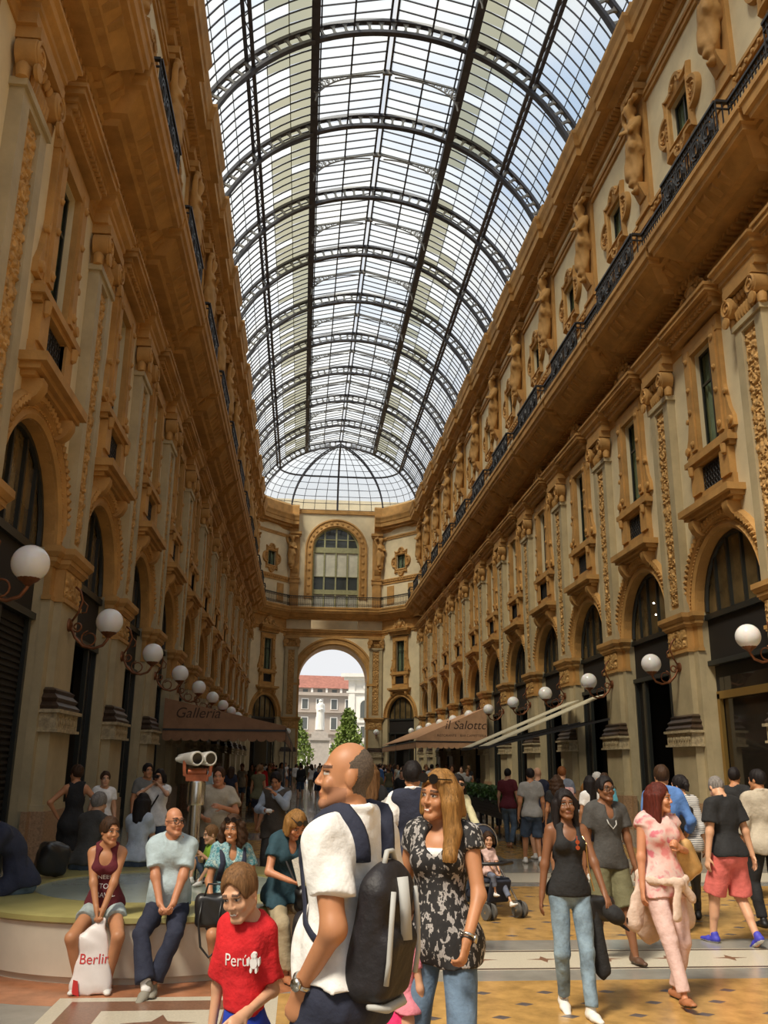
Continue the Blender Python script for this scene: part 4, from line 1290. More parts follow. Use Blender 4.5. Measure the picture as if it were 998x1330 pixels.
def make_hair(f, style, m, h=.01, parent=None, length=.3, vol=.0):
    lo, hi = s_b(f, length)
    F = Field(lo, hi, h); R = f.Rh; hs = f.hs
    g = (.011 if style == 'short' else .014)+vol
    F.ell(f.hp(0,.014,.036), np3((.074,.096,.096))*hs, .02, R=R, grow=g)
    if style in ('buzz',):
        F = Field(lo, hi, h); F.ell(f.hp(0,.014,.034), np3((.074,.096,.096))*hs, .02, R=R, grow=.0045)
    dn = -f.U*.6-np3((0,0,.4)); bk = -f.Fw
    if style in ('long','straight','curly','side'):
        n = 9
        for j in range(n):
            a = radians(-105+210*j/(n-1)); c = f.hp(.078*sin(a),.018+.088*cos(a),.02)
            e = c+dn*length*(1-.12*abs(sin(a*1.3)))+(c-f.hc)*(.25+vol*4)
            if style == 'curly':
                mid = (c+e)/2+(c-f.hc)*.25
                for p, q_ in ((c,mid),(mid,e)):
                    for u in (0,.5): F.ell(p+(q_-p)*u, np3((.045,.045,.05))*hs, .012)
            F.cone(c, e, .036*hs+vol, .026*hs+vol*.6, .022)
    if style == 'side':                                   # swept forward over one shoulder
        c0 = f.hp(-.055,-.0,.02)
        pts = [f.hp(.055,.02,.06), f.hp(.088,-.01,-.03), f.neck+f.Rt@np3((.085,-.09,-.02)), f.neck+f.Rt@np3((.075,-.135,-.14)), f.neck+f.Rt@np3((.055,-.14,-.24))]
        for a, b, r0, r1 in zip(pts, pts[1:], (.04,.045,.045,.04), (.045,.045,.04,.022)): F.cone(a, b, r0, r1, .02)
    if style == 'bob':
        for j in range(9):
            a = radians(-100+200*j/8); c = f.hp(.076*sin(a),.016+.086*cos(a),.02); F.cone(c, c+dn*.10+(c-f.hc)*.2, .036*hs, .03*hs, .02)
    if style == 'ponytail':
        a = f.hp(0,.10,.055); F.ell(a, (.03,.03,.03), .015); b = a+bk*.06+dn*.05; c = b+dn*length*.8+bk*.01
        F.cone(a, b, .026, .034, .015); F.cone(b, c, .034, .014, .02)
    if style == 'bun': F.ell(f.hp(0,.085,.085), np3((.042,.04,.042))*hs, .015)
    # open the face
    fz = .0 if style not in ('curly',) else .0
    if style == 'short': F.ell(f.hp(0,-.100,-.004), np3((.069,.070,.098))*hs, .012, 'sub', R=R)
    else: F.ell(f.hp(0,-.092,-.022), np3((.066,.070,.098))*hs, .012, 'sub', R=R)
    F.ell(f.hp(0,-.10,-.11), np3((.085,.09,.10))*hs, .012, 'sub', R=R)
    if style in ('short','buzz','fringe','ponytail','bun'):
        p = f.hp(0,.07,-.045); F.cut(p, f.Rh@np3((0,-.35,-1)))
        for q in (1,-1): F.ell(f.hp(q*.09,-.015,-.05), np3((.03,.045,.05))*hs, .01, 'sub', R=R)
    F.folds(.0035 if style != 'curly' else .007, (30,30,6) if style != 'curly' else (22,22,22), 1)
    return F.build('hair', m, parent, 1)
def s_b(f, length):
    c = f.hc; return c-np3((.26,.26,.2+length)), c+np3((.26,.26,.22))

def make_top(f, m, h=.012, parent=None, sleeve=.55, hem=-.06, grow=.014, neck='crew', flare=.006, skirt=None, folds=.009, collar=None, name='shirt', seed=1, mi=None, sflare=.007):
    """shirt / dress over the torso; sleeve 0..2 along the arm, hem measured up from the hip line"""
    lo, hi = f.bounds(.24)
    F = Field(lo, hi, h)
    f.torso(F, grow)
    if hem < .08:
        F.ell(f.P+f.Rp@np3((0,.012,.01)), ((.160 if f.sex == 'm' else .174)*f.g+flare,.116*f.g+f.belly*.3+flare,.14), .05, R=f.Rp, grow=grow+.013)
        for q in (1,-1): F.ell(f.P+f.Rp@np3((q*.075,.055,-.035)), (.087*f.g,.087*f.g,.1), .04, R=f.Rp, grow=grow+.012)
        F.ell(f.waist+f.Rm@np3((0,-.01,-.06)), (.137*f.g+f.belly*.45,.10*f.g+f.belly*.6,.12), .04, R=f.Rm, grow=grow+.008)
        if hem < -.04:
            for i in (0,1): f.leg(F, i, .4, grow+.014, .04)
    if skirt:
        hz, r = skirt
        a = f.P+f.Rp@np3((0,0,.05)); b = (f.knee[0]+f.knee[1])/2*0.5+f.P*.5; b = f.P+np3((0,0,-1))*hz+(((f.knee[0]+f.knee[1])/2)-f.P)*np3((.5,.5,0))
        F.cone(a, b, .13*f.g, r, .05, flat=((0,1,0),.85), cap=True)
    else: F.cut(f.P+f.Rp@np3((0,0,hem)), f.Rp@np3((0,.0,-1)))
    if neck == 'tank':
        for i, q in enumerate((1,-1)):
            F.ell(f.neck+f.Rt@np3((q*(f.sw+.045),0,-.06)), (.088,.16,.155), .012, 'sub', R=f.Rt)
    F.cut(f.neck+f.Rt@np3((0,.0,.035)), f.Rt@np3((0,-.45,1)))
    if neck in ('v','scoop','tank'):
        d = {'v': (.042,.08,.085), 'scoop': (.070,.08,.078), 'tank': (.062,.085,.085)}[neck]
        F.ell(f.neck+f.Rt@np3((0,-.105,-.045)), d, .012, 'sub', R=f.Rt)
    if sleeve > 0:
        for i in (0,1): f.arm(F, i, 0, sleeve, grow-.002, .03, True, sflare)
    F.cone(f.neck-f.U*.02, f.neck+f.U*.1, .058*(1 if f.sex == 'm' else .86), .054, .008, 'sub')
    if folds: F.folds(folds, (8,8,5), seed)
    if collar:
        for q in (1,-1):
            P_ = [f.neck+f.Rt@np3((0,.075,.055)), f.neck+f.Rt@np3((q*.062,.035,.05)), f.neck+f.Rt@np3((q*.072,-.02,.03)), f.neck+f.Rt@np3((q*.045,-.085,-.01)), f.neck+f.Rt@np3((q*.05,-.105,-.045))]
            for a, b in zip(P_, P_[1:]): F.cone(a, b, .017, .017, .008)
    return F.build(name, m, parent, 1, mi)
def make_bottom(f, m, h=.012, parent=None, leg=1.93, grow=.012, flare=.012, top=.10, folds=.004, name='trousers', seed=3, mi=None):
    lo, hi = f.bounds(.24)
    F = Field(lo, hi, h)
    F.ell(f.P+f.Rp@np3((0,.012,.02)), ((.160 if f.sex == 'm' else .172)*f.g,.114*f.g+f.belly*.3,.13), .04, R=f.Rp, grow=grow)
    F.ell(f.waist+f.Rm@np3((0,-.01,-.06)), (.135*f.g+f.belly*.4,.098*f.g+f.belly*.5,.12), .04, R=f.Rm, grow=grow-.004)
    for q in (1,-1): F.ell(f.P+f.Rp@np3((q*.075,.055,-.035)), (.085*f.g,.085*f.g,.095), .04, R=f.Rp, grow=grow)
    F.cut(f.P+f.Rp@np3((0,0,top)), f.Rp@np3((0,0,1)))
    for i in (0,1): f.leg(F, i, leg, grow, .02, True, flare)
    if folds: F.folds(folds, (10,10,7), seed)
    return F.build(name, m, parent, 1, mi)
def make_shoe(f, i, m, sole, h=.008, parent=None, kind='shoe'):
    a = f.ank[i]; y = f.fyaw[i]; R = rotm(f.fpit[i], 0, y)
    P = lambda x, yy, z: a+R@np3((x,yy,z))
    F = Field(a-np3((.30,.30,.30)), a+np3((.30,.30,.16)), h)
    k = .02
    F.cone(P(0,.045,-.038), P(0,-.06,-.045), .036, .043, k, flat=(R@np3((0,0,1)),.9))
    F.cone(P(0,-.06,-.047), P(0,-.155,-.052), .043, .030, k, flat=(R@np3((0,0,1)),.68))
    if kind == 'shoe': F.cone(P(0,.02,-.03), P(0,.015,.012), .044, .041, k)
    F.cut(P(0,0,-.075), R@np3((0,0,-1)))
    def mi(C):
        z = (C-a)@R; return (z[:,2] < -.057).astype(int)
    return F.build('shoe' if kind == 'shoe' else kind, [m, sole], parent, 1, mi)

def person(name, label, loc, rz, H, pose, skin='fair', hair=('short', None, {}), top=None, bottom=None, shoes=None, h=.013, hf=.006, face={}, group=None, fine=True, cat='person', bare=True):
    f = Fig(**pose)
    root = empty('person', loc, radians(rz)); s = H/1.75; root.scale = (s,s,s)
    tag(root, label, cat, group)
    lo, hi = f.bounds(.2)
    fn = [(f.hc-.14*f.hs, f.hc+.14*f.hs, hf)]
    if fine:
        for i in (0,1): fn.append((f.wri[i]-.13, f.wri[i]+.13, max(hf, .0055)))
    F = Field(lo, hi, h, fn)
    f.torso(F, -.006 if top else 0)
    for i in (0,1): f.arm(F, i); f.leg(F, i, grow=(-.010 if bottom and bottom[1].get('leg', 1.9) > 1.5 else 0))
    for i in (0,1):
        a = f.ank[i]; R = rotm(f.fpit[i], 0, f.fyaw[i]); P = lambda x, y, z: a+R@np3((x,y,z))
        F.cone(P(0,.04,-.038), P(0,-.06,-.05), .032, .036, .02); F.cone(P(0,-.06,-.052), P(0,-.15,-.058), .036, .022, .02, flat=(R@np3((0,0,1)),.6))
        f.hand(F, i, fine)
    f.head(F)
    body = F.build('body', skin_mats(skin), root, 1, f.face_index(**face))
    if hair and hair[0]: make_hair(f, hair[0], hair[1], max(.006, h*.7), root, **hair[2])
    if bottom: make_bottom(f, bottom[0], h, root, **bottom[1])
    if top: make_top(f, top[0], h, root, **top[1])
    if shoes:
        for i in (0,1): make_shoe(f, i, shoes[0], shoes[1], max(.007, h*.7), root, shoes[2] if len(shoes) > 2 else 'shoe')
    return root, f
WHITE_SOLE = mat('white_sole', (.62,.60,.56), .6)
DARK_SOLE = mat('dark_sole', (.03,.025,.02), .7)
def project_text(txt, f, root, target, m, size, centre, name='lettering', font_scale=(1,1), dy=.004, line=1.0):
    """lettering cut as flat shapes and laid on the front of a garment"""
    cu = bpy.data.curves.new(name, 'FONT'); cu.body = txt; cu.size = size; cu.align_x = 'CENTER'; cu.align_y = 'CENTER'; cu.space_line = line
    tmp = bpy.data.objects.new(name, cu); COL.objects.link(tmp)
    dg = bpy.context.evaluated_depsgraph_get(); me = bpy.data.meshes.new_from_object(tmp.evaluated_get(dg))
    bpy.data.objects.remove(tmp)
    bm = bmesh.new(); bm.from_mesh(me)
    bmesh.ops.triangulate(bm, faces=bm.faces)
    bmesh.ops.subdivide_edges(bm, edges=[e for e in bm.edges if e.calc_length() > size*.3], cuts=1)
    from mathutils.bvhtree import BVHTree
    tm_ = target.data; bv = BVHTree.FromPolygons([v.co for v in tm_.vertices], [p.vertices for p in tm_.polygons])
    d = Vector(f.Fw)
    for v in bm.verts:
        o = Vector(centre)+Vector(f.Lf)*v.co.x*font_scale[0]+Vector(f.U)*v.co.y*font_scale[1]+d*.6
        hit = bv.ray_cast(o, -d)
        v.co = (hit[0]+d*dy) if hit[0] is not None else (o-d*.6)
    bm.to_mesh(me); bm.free(); me.materials.clear(); me.materials.append(m)
    return link(name, me, root)
# ------------------------------------------------------------------ the people in the picture
HB = hair_mat('dark_brown', (.045,.022,.011)); HK = hair_mat('black', (.013,.010,.010)); HBL = hair_mat('blonde', (.25,.125,.036)); HLB = hair_mat('light_brown', (.17,.085,.035))
HG = hair_mat('grey', (.20,.18,.165)); HA = hair_mat('auburn', (.085,.016,.010)); HGI = hair_mat('ginger', (.20,.07,.02)); HDB = hair_mat('dark_blonde', (.30,.13,.035))
navy = fab('navy', (.018,.022,.045)); white = fab('white', (.80,.79,.77)); black = fab('black', (.012,.012,.013)); lightblue = fab('light_blue', (.42,.52,.55))
denim = fab('denim', (.11,.17,.25), .45, 5); denim_dark = fab('dark_denim', (.05,.075,.12), .4, 6); khaki = fab('khaki', (.36,.29,.18)); olive = fab('olive', (.13,.12,.06)); charcoal = fab('charcoal', (.055,.052,.048))
red = fab('red', (.62,.012,.018)); blue = fab('royal_blue', (.012,.045,.42)); maroon = fab('maroon', (.11,.010,.018)); teal = fab('dark_teal', (.018,.055,.075)); coral = fab('coral', (.60,.13,.11))
palepink = fab('pale_pink', (.66,.46,.42), .12, 6); hotpink = fab('hot_pink', (.72,.03,.15)); beige = fab('beige', (.44,.38,.29)); grey = fab('grey', (.30,.29,.27)); skyblue = fab('sky_blue', (.10,.22,.52)); lime = fab('lime', (.25,.45,.04)); ivory = fab('ivory', (.66,.60,.36))
floral = pattern_mat('teal_floral', [(.38,(.05,.22,.27)),(.5,(.30,.47,.48)),(.56,(.03,.14,.20)),(.64,(.42,.52,.46))], 26)
blackprint = pattern_mat('black_leaf_print', [(.40,(.014,.013,.014)),(.545,(.02,.018,.018)),(.575,(.42,.39,.37)),(.66,(.30,.28,.27))], 34, stretch=(1.3,1.3,.8))
pinkprint = pattern_mat('pink_tie_dye', [(.34,(.66,.22,.22)),(.46,(.72,.44,.40)),(.56,(.66,.50,.46)),(.68,(.58,.16,.20))], 10)
stripes = pattern_mat('grey_white_stripe', [(.35,(.62,.60,.56)),(.62,(.62,.60,.56)),(.66,(.17,.17,.18)),(.9,(.17,.17,.18))], 13, 'wave')
sh_white = mat('white_shoe', (.72,.70,.66), .55); sh_black = mat('black_shoe', (.015,.014,.014), .5); sh_grey = mat('grey_shoe', (.26,.24,.19), .7); sh_blue = mat('blue_shoe', (.05,.05,.42), .6); sh_tan = mat('tan_sandal', (.36,.14,.06), .6); sh_brown = mat('brown_shoe', (.09,.045,.025), .5)
leather = mat('black_leather', (.014,.013,.013), .38, .2, 20); leather_tan = mat('gold_tan_leather', (.48,.29,.11), .35, .2, 12, metal=.25); steel = mat('steel', (.55,.54,.50), .25, metal=1.0); strap_grey = mat('grey_webbing', (.42,.42,.40), .7)

def ring(mb, c, n, r, t, seg=18, flat=1.0):
    n = Vector(n).normalized(); u = n.orthogonal().normalized(); v = n.cross(u); c = Vector(c)
    mb.tube([c+(u*cos(2*pi*i/seg)+v*sin(2*pi*i/seg))*r for i in range(seg+1)], t, 6, flat=flat); return mb
def watch(f, i, root, m=steel):
    w = f.wri[i]; d = w-f.elb[i]; d = d/np.linalg.norm(d); mb = MB(); c = w-d*.02
    ring(mb, c, d, .034, .009); o = np3((1 if i == 0 else -1,0,0))
    n = o-d*(o@d); n = f.Rt@np3(((1,-1)[i],0,0)); n = n-d*(n@d); n /= np.linalg.norm(n)
    p = Vector(c+n*.036); mb.tube([p-Vector(n)*.004, p+Vector(n)*.010], .021, 12)
    return mb.build('wristwatch', m, root, smooth=True)
def shades(f, root, up=True, m=None):
    mb = MB(); z = .098 if up else .012; y = -.090 if up else -.108
    for q in (1,-1):
        c = f.hp(q*.034, y, z); mb.lathe([(.0,-.004),(.026,-.004),(.026,.004),(.0,.004)], 12, tuple(c), 'y')
        mb.tube([f.hp(q*.06,y+.01,z), f.hp(q*.084,.0,z*.9+.004)], .004, 5)
    mb.tube([f.hp(-.01,y,z+.005), f.hp(.01,y,z+.005)], .004, 5)
    return mb.build('sunglasses', m or mat('dark_lens', (.012,.01,.01), .08), root)
def spectacles(f, root):
    mb = MB()
    for q in (1,-1):
        ring(mb, f.hp(q*.034,-.109,.008), f.Rh@np3((0,1,0)), .024, .0035); mb.tube([f.hp(q*.058,-.10,.012), f.hp(q*.082,.0,.012)], .003, 5)
    mb.tube([f.hp(-.01,-.112,.012), f.hp(.01,-.112,.012)], .003, 5)
    return mb.build('spectacles', mat('spectacle_frame', (.03,.02,.015), .3), root)
def bag_of(F_parts, name, m, parent, lo, hi, h=.01, mi=None, folds=.0):
    F = Field(lo, hi, h)
    for p in F_parts:
        kind = p[0]; getattr(F, kind)(*p[1:])
    if folds: F.folds(folds, (12,12,9), 2)
    return F.build(name, m, parent, 1, mi)

def carry_empty(name, root, label, cat):
    """a carried thing: its own top-level object standing where the person's frame puts it"""
    o = empty(name, root.location, root.rotation_euler.z); o.scale = root.scale; tag(o, label, cat); return o

# --- man with the backpack, close by ---
root, f = person('man', 'sunburnt man in a white polo shirt with a black backpack, hand in pocket', (-2.42,3.7,0), -128, 1.87,
    dict(hands=((.185,-.04,.955),(-.20,-.10,.97)), poles=((.3,1,.1),(-.3,1,.1)), head=(38,-3,0), lean=-2, girth=1.04, belly=.035, curl=(.5,.5), hdir=((0,-.35,-1),(0,-.2,-1)), feet=[(.12,.02,.075,6),(-.12,-.06,.075,-6)]),
    'tan', None, (white, dict(sleeve=.64, hem=.04, grow=.015, collar=1, folds=.011, sflare=.012, neck='crew')), (navy, dict(leg=1.95, flare=.03, top=.14, grow=.018)), (sh_brown, DARK_SOLE), h=.0095, hf=.0038,
    face=dict(clipped=.005, stub=lambda L: (L[:,2] < -.035) & (L[:,1] < .0) & (L[:,2] > -.125) & ((L[:,2] < -.08) | (np.abs(L[:,0]) > .042))))
watch(f, 0, root)
from mathutils.bvhtree import BVHTree
def hug(path, target, off, n=5):
    """carry a strap path close over a garment"""
    tm_ = target.data; bv = BVHTree.FromPolygons([v.co for v in tm_.vertices], [p_.vertices for p_ in tm_.polygons]); out = []
    for a_, b_ in zip(path, path[1:]):
        for k in range(n):
            q = Vector(a_).lerp(Vector(b_), k/n); hit = bv.find_nearest(q)
            out.append(hit[0]+hit[1]*off if hit[0] is not None else q)
    return out
shirt = [c for c in root.children if c.name.startswith('shirt')][0]
p = carry_empty('backpack', root, 'black backpack with grey straps and zips worn by the man in the white polo', 'backpack')
C = f.chest+f.Rt@np3((.03,.175,-.13))
R_ = f.Rt@rotm(radians(-10),0,radians(6))
BP = lambda x, y, z: C+R_@np3((x,y,z))
bag_of([('rbox', BP(0,0,-.02), (.135,.062,.20), .06, .02, 'add', R_), ('rbox', BP(0,.055,-.09), (.115,.055,.12), .05, .03, 'add', R_), ('ell', BP(0,-.01,.16), (.105,.05,.07), .05, 'add', R_)], 'pack_body', fab('pack_black', (.012,.010,.013), .2, 20, .6), p, C-.36, C+.36, .009, folds=.0025)
mb = MB()
for s_ in (1,-1):
    mb.tube([BP(s_*.085,.062,.15), BP(s_*.105,.085,.05), BP(s_*.115,.105,-.06), BP(s_*.112,.108,-.13)], .010, 6, flat=.5)
mb.tube([BP(.118,.06,-.21), BP(.06,.10,-.215), BP(-.06,.10,-.215), BP(-.118,.06,-.21)], [.012,.02,.02,.012], 8, flat=.7)
mb.build('grey_trim', strap_grey, p, smooth=True)
mb = MB(); mb.tube([BP(.02,.055,.19), BP(.02,.085,.10), BP(.02,.112,.0)], .022, 6, flat=.3); mb.tube([BP(-.045,-.01,.21), BP(-.02,-.02,.255), BP(.02,-.02,.255), BP(.045,-.01,.21)], .010, 6); mb.build('grab_loop', strap_grey, p, smooth=True)
for i, q in enumerate((1,-1)):
    mb = MB(); sx = q*.10
    P_ = [f.neck+f.Rt@np3((sx*.9,.12,-.12)), f.neck+f.Rt@np3((sx,.07,.0)), f.neck+f.Rt@np3((sx+q*.01,.0,.04)), f.neck+f.Rt@np3((sx+q*.02,-.10,-.04)), f.chest+f.Rt@np3((q*.12,-.16,.03)), f.chest+f.Rt@np3((q*.17,-.08,-.10)), f.chest+f.Rt@np3((q*.17,.05,-.20))]
    hp_ = hug(P_, shirt, .012); mb.tube(hp_, [.03 if k < len(hp_)*.6 else .016 for k in range(len(hp_))], 8, flat=.32); mb.build('shoulder_strap', navy, p, smooth=True)

# --- boy in the red shirt ---
root, f = person('boy', 'laughing boy in a red T-shirt with white PERU print and blue shorts', (-2.80,4.08,0), -14, 1.38,
    dict(hands=((.07,-.22,1.08),(-.17,-.02,.9)), poles=((.35,.8,-.6),(-.5,1,-.2)), head=(-12,20,-6), hs=1.05, shw=.10, limb=.74, girth=.66, curl=(.3,.4), lean=6, palm=((-.2,1,-.2),None)),
    'fair', ('short', HLB, dict(vol=.004)), (red, dict(sleeve=.85, hem=.13, grow=.020, flare=.012, sflare=.018, folds=.010)), (blue, dict(leg=.92, flare=.05, grow=.018, top=.17)), (sh_white, WHITE_SOLE), h=.010, hf=.0045, face=dict(smile=True))
shirt = [c for c in root.children if c.name.startswith('shirt')][0]
ink = mat('white_print', (.82,.80,.78), .8)
project_text('Perú', f, root, shirt, ink, .085, f.chest+f.Rt@np3((-.02,0,.04)), font_scale=(.8,1.0))
mb = MB()
bv_c = f.chest+f.Rt@np3((.075,-.105,.04))
for (x, z, w, h_) in ((0,.03,.016,.016),(0,-.005,.022,.028),(-.014,-.04,.007,.014),(.014,-.04,.007,.014),(-.028,.0,.006,.02),(.028,.0,.006,.02)):
    mb.loft([[tuple(np3(bv_c)+f.Rt@np3((x+w*cos(2*pi*j/10)*.9, yy, z+h_*sin(2*pi*j/10)))) for j in range(10)] for yy in (.02,-.006)])
mb.build('figure_print', ink, root)

# --- smiling woman in jeans ---
root, f = person('woman', 'smiling woman with long fair hair, black leaf-print top and blue jeans', (-1.85,4.95,0), -28, 1.755,
    dict(sex='f', hands=((.20,-.20,.965),(-.22,-.05,.93)), poles=((.5,1,0),(-.5,1,0)), head=(-26,3,5), twist=6, shw=.15, girth=.95, curl=(.7,.4), hdir=((-.15,-.35,-1),None), palm=((-.9,.2,0),None), feet=[(.13,-.06,.075,10),(-.09,.04,.075,-8)]),
    'tan', ('side', HBL, dict(length=.12)), (blackprint, dict(sleeve=.22, hem=-.10, grow=.016, neck='scoop', flare=.02, folds=.006, sflare=.012)), (denim, dict(leg=1.97, flare=.03)), (sh_grey, DARK_SOLE), h=.010, hf=.0045, face=dict(smile=True))
watch(f, 0, root, steel); shades(f, root)
mb = MB(); ring(mb, f.wri[0]+(f.elb[0]-f.wri[0])*.02, f.wri[0]-f.elb[0], .032, .004); mb.build('bracelet', leather, root)
F = Field(f.chest-.25, f.neck+.15, .008); F.ell(f.chest+f.Rt@np3((0,-.05,.075)), (.085,.075,.06), .02, R=f.Rt, grow=.006); F.cut(f.chest+f.Rt@np3((0,0,.105)), f.U); F.build('undershirt', white, root)

# --- little girl in the pink skirt, half hidden ---
root, f = person('girl', 'small girl in a bright pink skirt behind the man with the backpack', (-2.06,4.95,0), 150, 1.10,
    dict(sex='f', bust=0, hs=1.32, shw=.12, limb=.8, girth=.9), 'fair', ('ponytail', HLB, dict(length=.2)), (fab('pink_tee', (.62,.20,.25)), dict(sleeve=.5, hem=.05)), None, (sh_white, WHITE_SOLE), h=.013, hf=.008)
F = Field(f.P-.4, f.P+.4, .012); F.cone(f.P+np3((0,0,.12)), f.P+np3((0,0,-.24)), .13, .235, .02, flat=((0,1,0),.8), cap=True); F.cut(f.P+np3((0,0,.1)), (0,0,1)); F.folds(.008, (16,16,2), 1); F.build('skirt', hotpink, root)
MB().lathe([(.0,-.006),(.028,-.006),(.028,.006),(.0,.006)], 10, tuple(f.P+np3((-.09,.17,-.05))), 'y').build('skirt_button', mat('purple_button',(.2,.03,.2),.5), root)

# --- seated: girl in maroon ---
root, f = person('girl', 'young woman in a maroon tank top and denim shorts sitting on the round bench', (-4.23,8.37,0), 2, 1.55,
    dict(sex='f', pel=(0,0,.68), feet=[(.13,-.30,.075,12),(-.13,-.27,.075,-12)], hands=((.035,-.30,.68),(-.015,-.31,.67)), poles=((1,.3,-.2),(-1,.3,-.2)), head=(38,-4,0), lean=18, shw=.14, girth=.95, curl=(1.0,1.0), palm=((-1,.2,0),(1,.2,0)), hdir=((-.2,-.3,-1),(.2,-.3,-1))),
    'tan', ('ponytail', HB, dict(length=.22)), (maroon, dict(sleeve=0, hem=.0, grow=.010, neck='tank', folds=.004)), (fab('pale_denim', (.36,.42,.42), .3, 8), dict(leg=.42, flare=.022, top=.09)), (sh_white, WHITE_SOLE), h=.0105, hf=.0055)
shirt = [c for c in root.children if c.name.startswith('shirt')][0]
for k_, (tx_, dz_) in enumerate((('I NEED',-.03),('TO',-.115),('TRAVEL',-.19))): project_text(tx_, f, root, shirt, ink, .062, f.chest+f.Rt@np3((0,0,dz_)))
bagp = empty('shopping_bag', (-4.22,8.04,.0)); tag(bagp, 'white plastic shopping bag with red lettering held by the seated young woman', 'bag')
F = Field((-.25,-.2,-.02), (.25,.2,.62), .012)
F.cone((0,0,.07), (.0,.03,.40), .165, .10, .04, flat=((0,1,0),.36)); F.cone((-.03,.02,.38), (.04,.06,.53), .11, .035, .03, flat=((0,1,0),.4)); F.cut((0,0,.005), (0,0,-1)); F.folds(.007, (10,10,8), 4)
bo_ = F.build('bag_body', mat('white_plastic', (.76,.70,.68), .4, .06, 6), bagp)
class _Flat: pass
ff = _Flat(); ff.Fw = np3((0,-1,0)); ff.Lf = np3((1,0,0)); ff.U = np3((0,0,1))
redink = mat('red_print', (.55,.03,.03), .5)
project_text('Berlin', ff, bagp, bo_, redink, .105, (.02,0,.26), name='bag_lettering')
MB().prism([(-.13,.02),(-.07,.0),(-.09,.11),(-.125,.12)], -.066, -.058).build('red_corner', redink, bagp)

# --- seated: man in pale blue polo ---
root, f = person('man', 'balding man with glasses in a pale blue polo sitting with clasped hands', (-3.70,8.42,0), 4, 1.66,
    dict(pel=(0,0,.655), feet=[(-.06,-.44,.075,4),(-.10,-.56,.09,-20,18)], hands=((.035,-.33,.60),(-.035,-.34,.61)), poles=((1,.4,-.2),(-1,.4,-.2)), head=(32,-8,0), lean=13, belly=.05, girth=1.04, curl=(.9,.9), hdir=((-.6,-.5,-.6),(.6,-.5,-.6)), palm=((-.6,.3,.4),(.6,.3,.4))),
    'ruddy', None, (lightblue, dict(sleeve=.72, hem=-.03, grow=.016, collar=1, sflare=.016, folds=.008)), (navy, dict(leg=1.9, flare=.03, folds=.007)), (sh_grey, DARK_SOLE), h=.0105, hf=.0055, face=dict(clipped=.012))
spectacles(f, root)
for i in (0,1): pass
F = Field(f.ank[1]-.15, f.ank[1]+.15, .008); F.cone(f.ank[1]+np3((0,0,-.02)), f.ank[1]+(f.knee[1]-f.ank[1])*.2, .042, .045, .01); F.build('sock', white, root)

# --- seated: woman in floral top with curly hair ---
root, f = person('woman', 'curly-haired woman in a teal patterned top sitting with a black bag on her lap', (-3.19,8.47,0), 12, 1.56,
    dict(sex='f', pel=(0,0,.675), feet=[(.12,-.30,.075,8),(-.12,-.28,.075,-8)], hands=((.22,-.22,.72),(-.20,-.25,.72)), head=(-24,2,0), lean=8, curl=(.8,.8)),
    'tan', ('curly', HB, dict(length=.2)), (floral, dict(sleeve=.6, hem=-.02, grow=.02, neck='v', sflare=.02)), (denim_dark, dict(leg=.7)), (sh_brown, DARK_SOLE), h=.0115, hf=.006, face=dict(smile=True))
shades(f, root)
mb = MB()
for q in (1,-1): mb.tube([f.neck+f.Rt@np3((q*.10,.06,-.02)), f.neck+f.Rt@np3((q*.105,-.02,.02)), f.chest+f.Rt@np3((q*.10,-.155,.07)), f.chest+f.Rt@np3((q*.13,-.12,-.1))], .028, 8, flat=.35)
mb.build('shoulder_strap', navy, root, smooth=True)
bagp = empty('handbag', (-3.27,8.16,.48)); tag(bagp, 'black leather handbag with looped handles on the curly-haired woman\'s lap', 'bag')
bag_of([('rbox', (0,0,.12), (.17,.08,.13), .05, .02, 'add', None)], 'bag_body', leather, bagp, (-.3,-.2,-.1), (.3,.2,.4), .011, folds=.006)
mb = MB(); mb.tube([(-.11,-.075,.2),(-.13,-.11,.05),(-.10,-.12,-.14),(-.03,-.11,-.22),(.04,-.11,-.16),(.03,-.09,.05),(.05,-.075,.2)], .010, 6); mb.tube([(-.1,-.06,.22),(-.07,-.05,.33),(.05,-.05,.33),(.1,-.06,.22)], .009, 6); mb.build('bag_handle', leather, bagp, smooth=True)

# --- seated: blonde woman reading a map ---
root, f = person('woman', 'blonde woman in a dark teal top reading a map on the bench edge', (-2.72,8.72,0), 24, 1.64,
    dict(sex='f', pel=(0,0,.68), feet=[(.14,-.26,.075,10),(-.10,-.38,.075,-6)], hands=((.15,-.40,.88),(-.10,-.38,.86)), poles=((.8,.3,-.8),(-.8,.3,-.8)), head=(8,34,0), lean=16, girth=1.06, curl=(.9,.9), palm=((-.6,-.2,.7),(.6,-.2,.7))),
    'ruddy', ('bob', HBL, dict(vol=.004)), (teal, dict(sleeve=.5, hem=-.05, grow=.016, neck='v', sflare=.014)), (khaki, dict(leg=1.9, flare=.03, folds=.007)), (sh_tan, DARK_SOLE, 'sandal'), h=.0115, hf=.006)
shades(f, root)
mp_ = empty('map', (-2.49,8.34,.85), radians(24)); tag(mp_, 'folded grey map sheet held open by the blonde woman', 'map')
mb = MB(); Pm = [(-.16,-.02,-.03),(-.05,.015,.0),(.06,-.015,.03),(.18,.02,.06)]
mb.loft([[(x,y-.10,z-.04),(x,y-.10,z-.036),(x,y+.06,z+.16),(x,y+.06,z+.156)] for x,y,z in Pm])
mb.build('map_sheet', pattern_mat('map_print', [(.42,(.40,.36,.29)),(.5,(.52,.48,.40)),(.56,(.33,.33,.27)),(.7,(.48,.44,.36))], 40), mp_)
bagp = empty('shoulder_bag', (-2.47,8.55,.50), radians(24)); tag(bagp, 'black shoulder bag on the blonde woman\'s lap', 'bag')
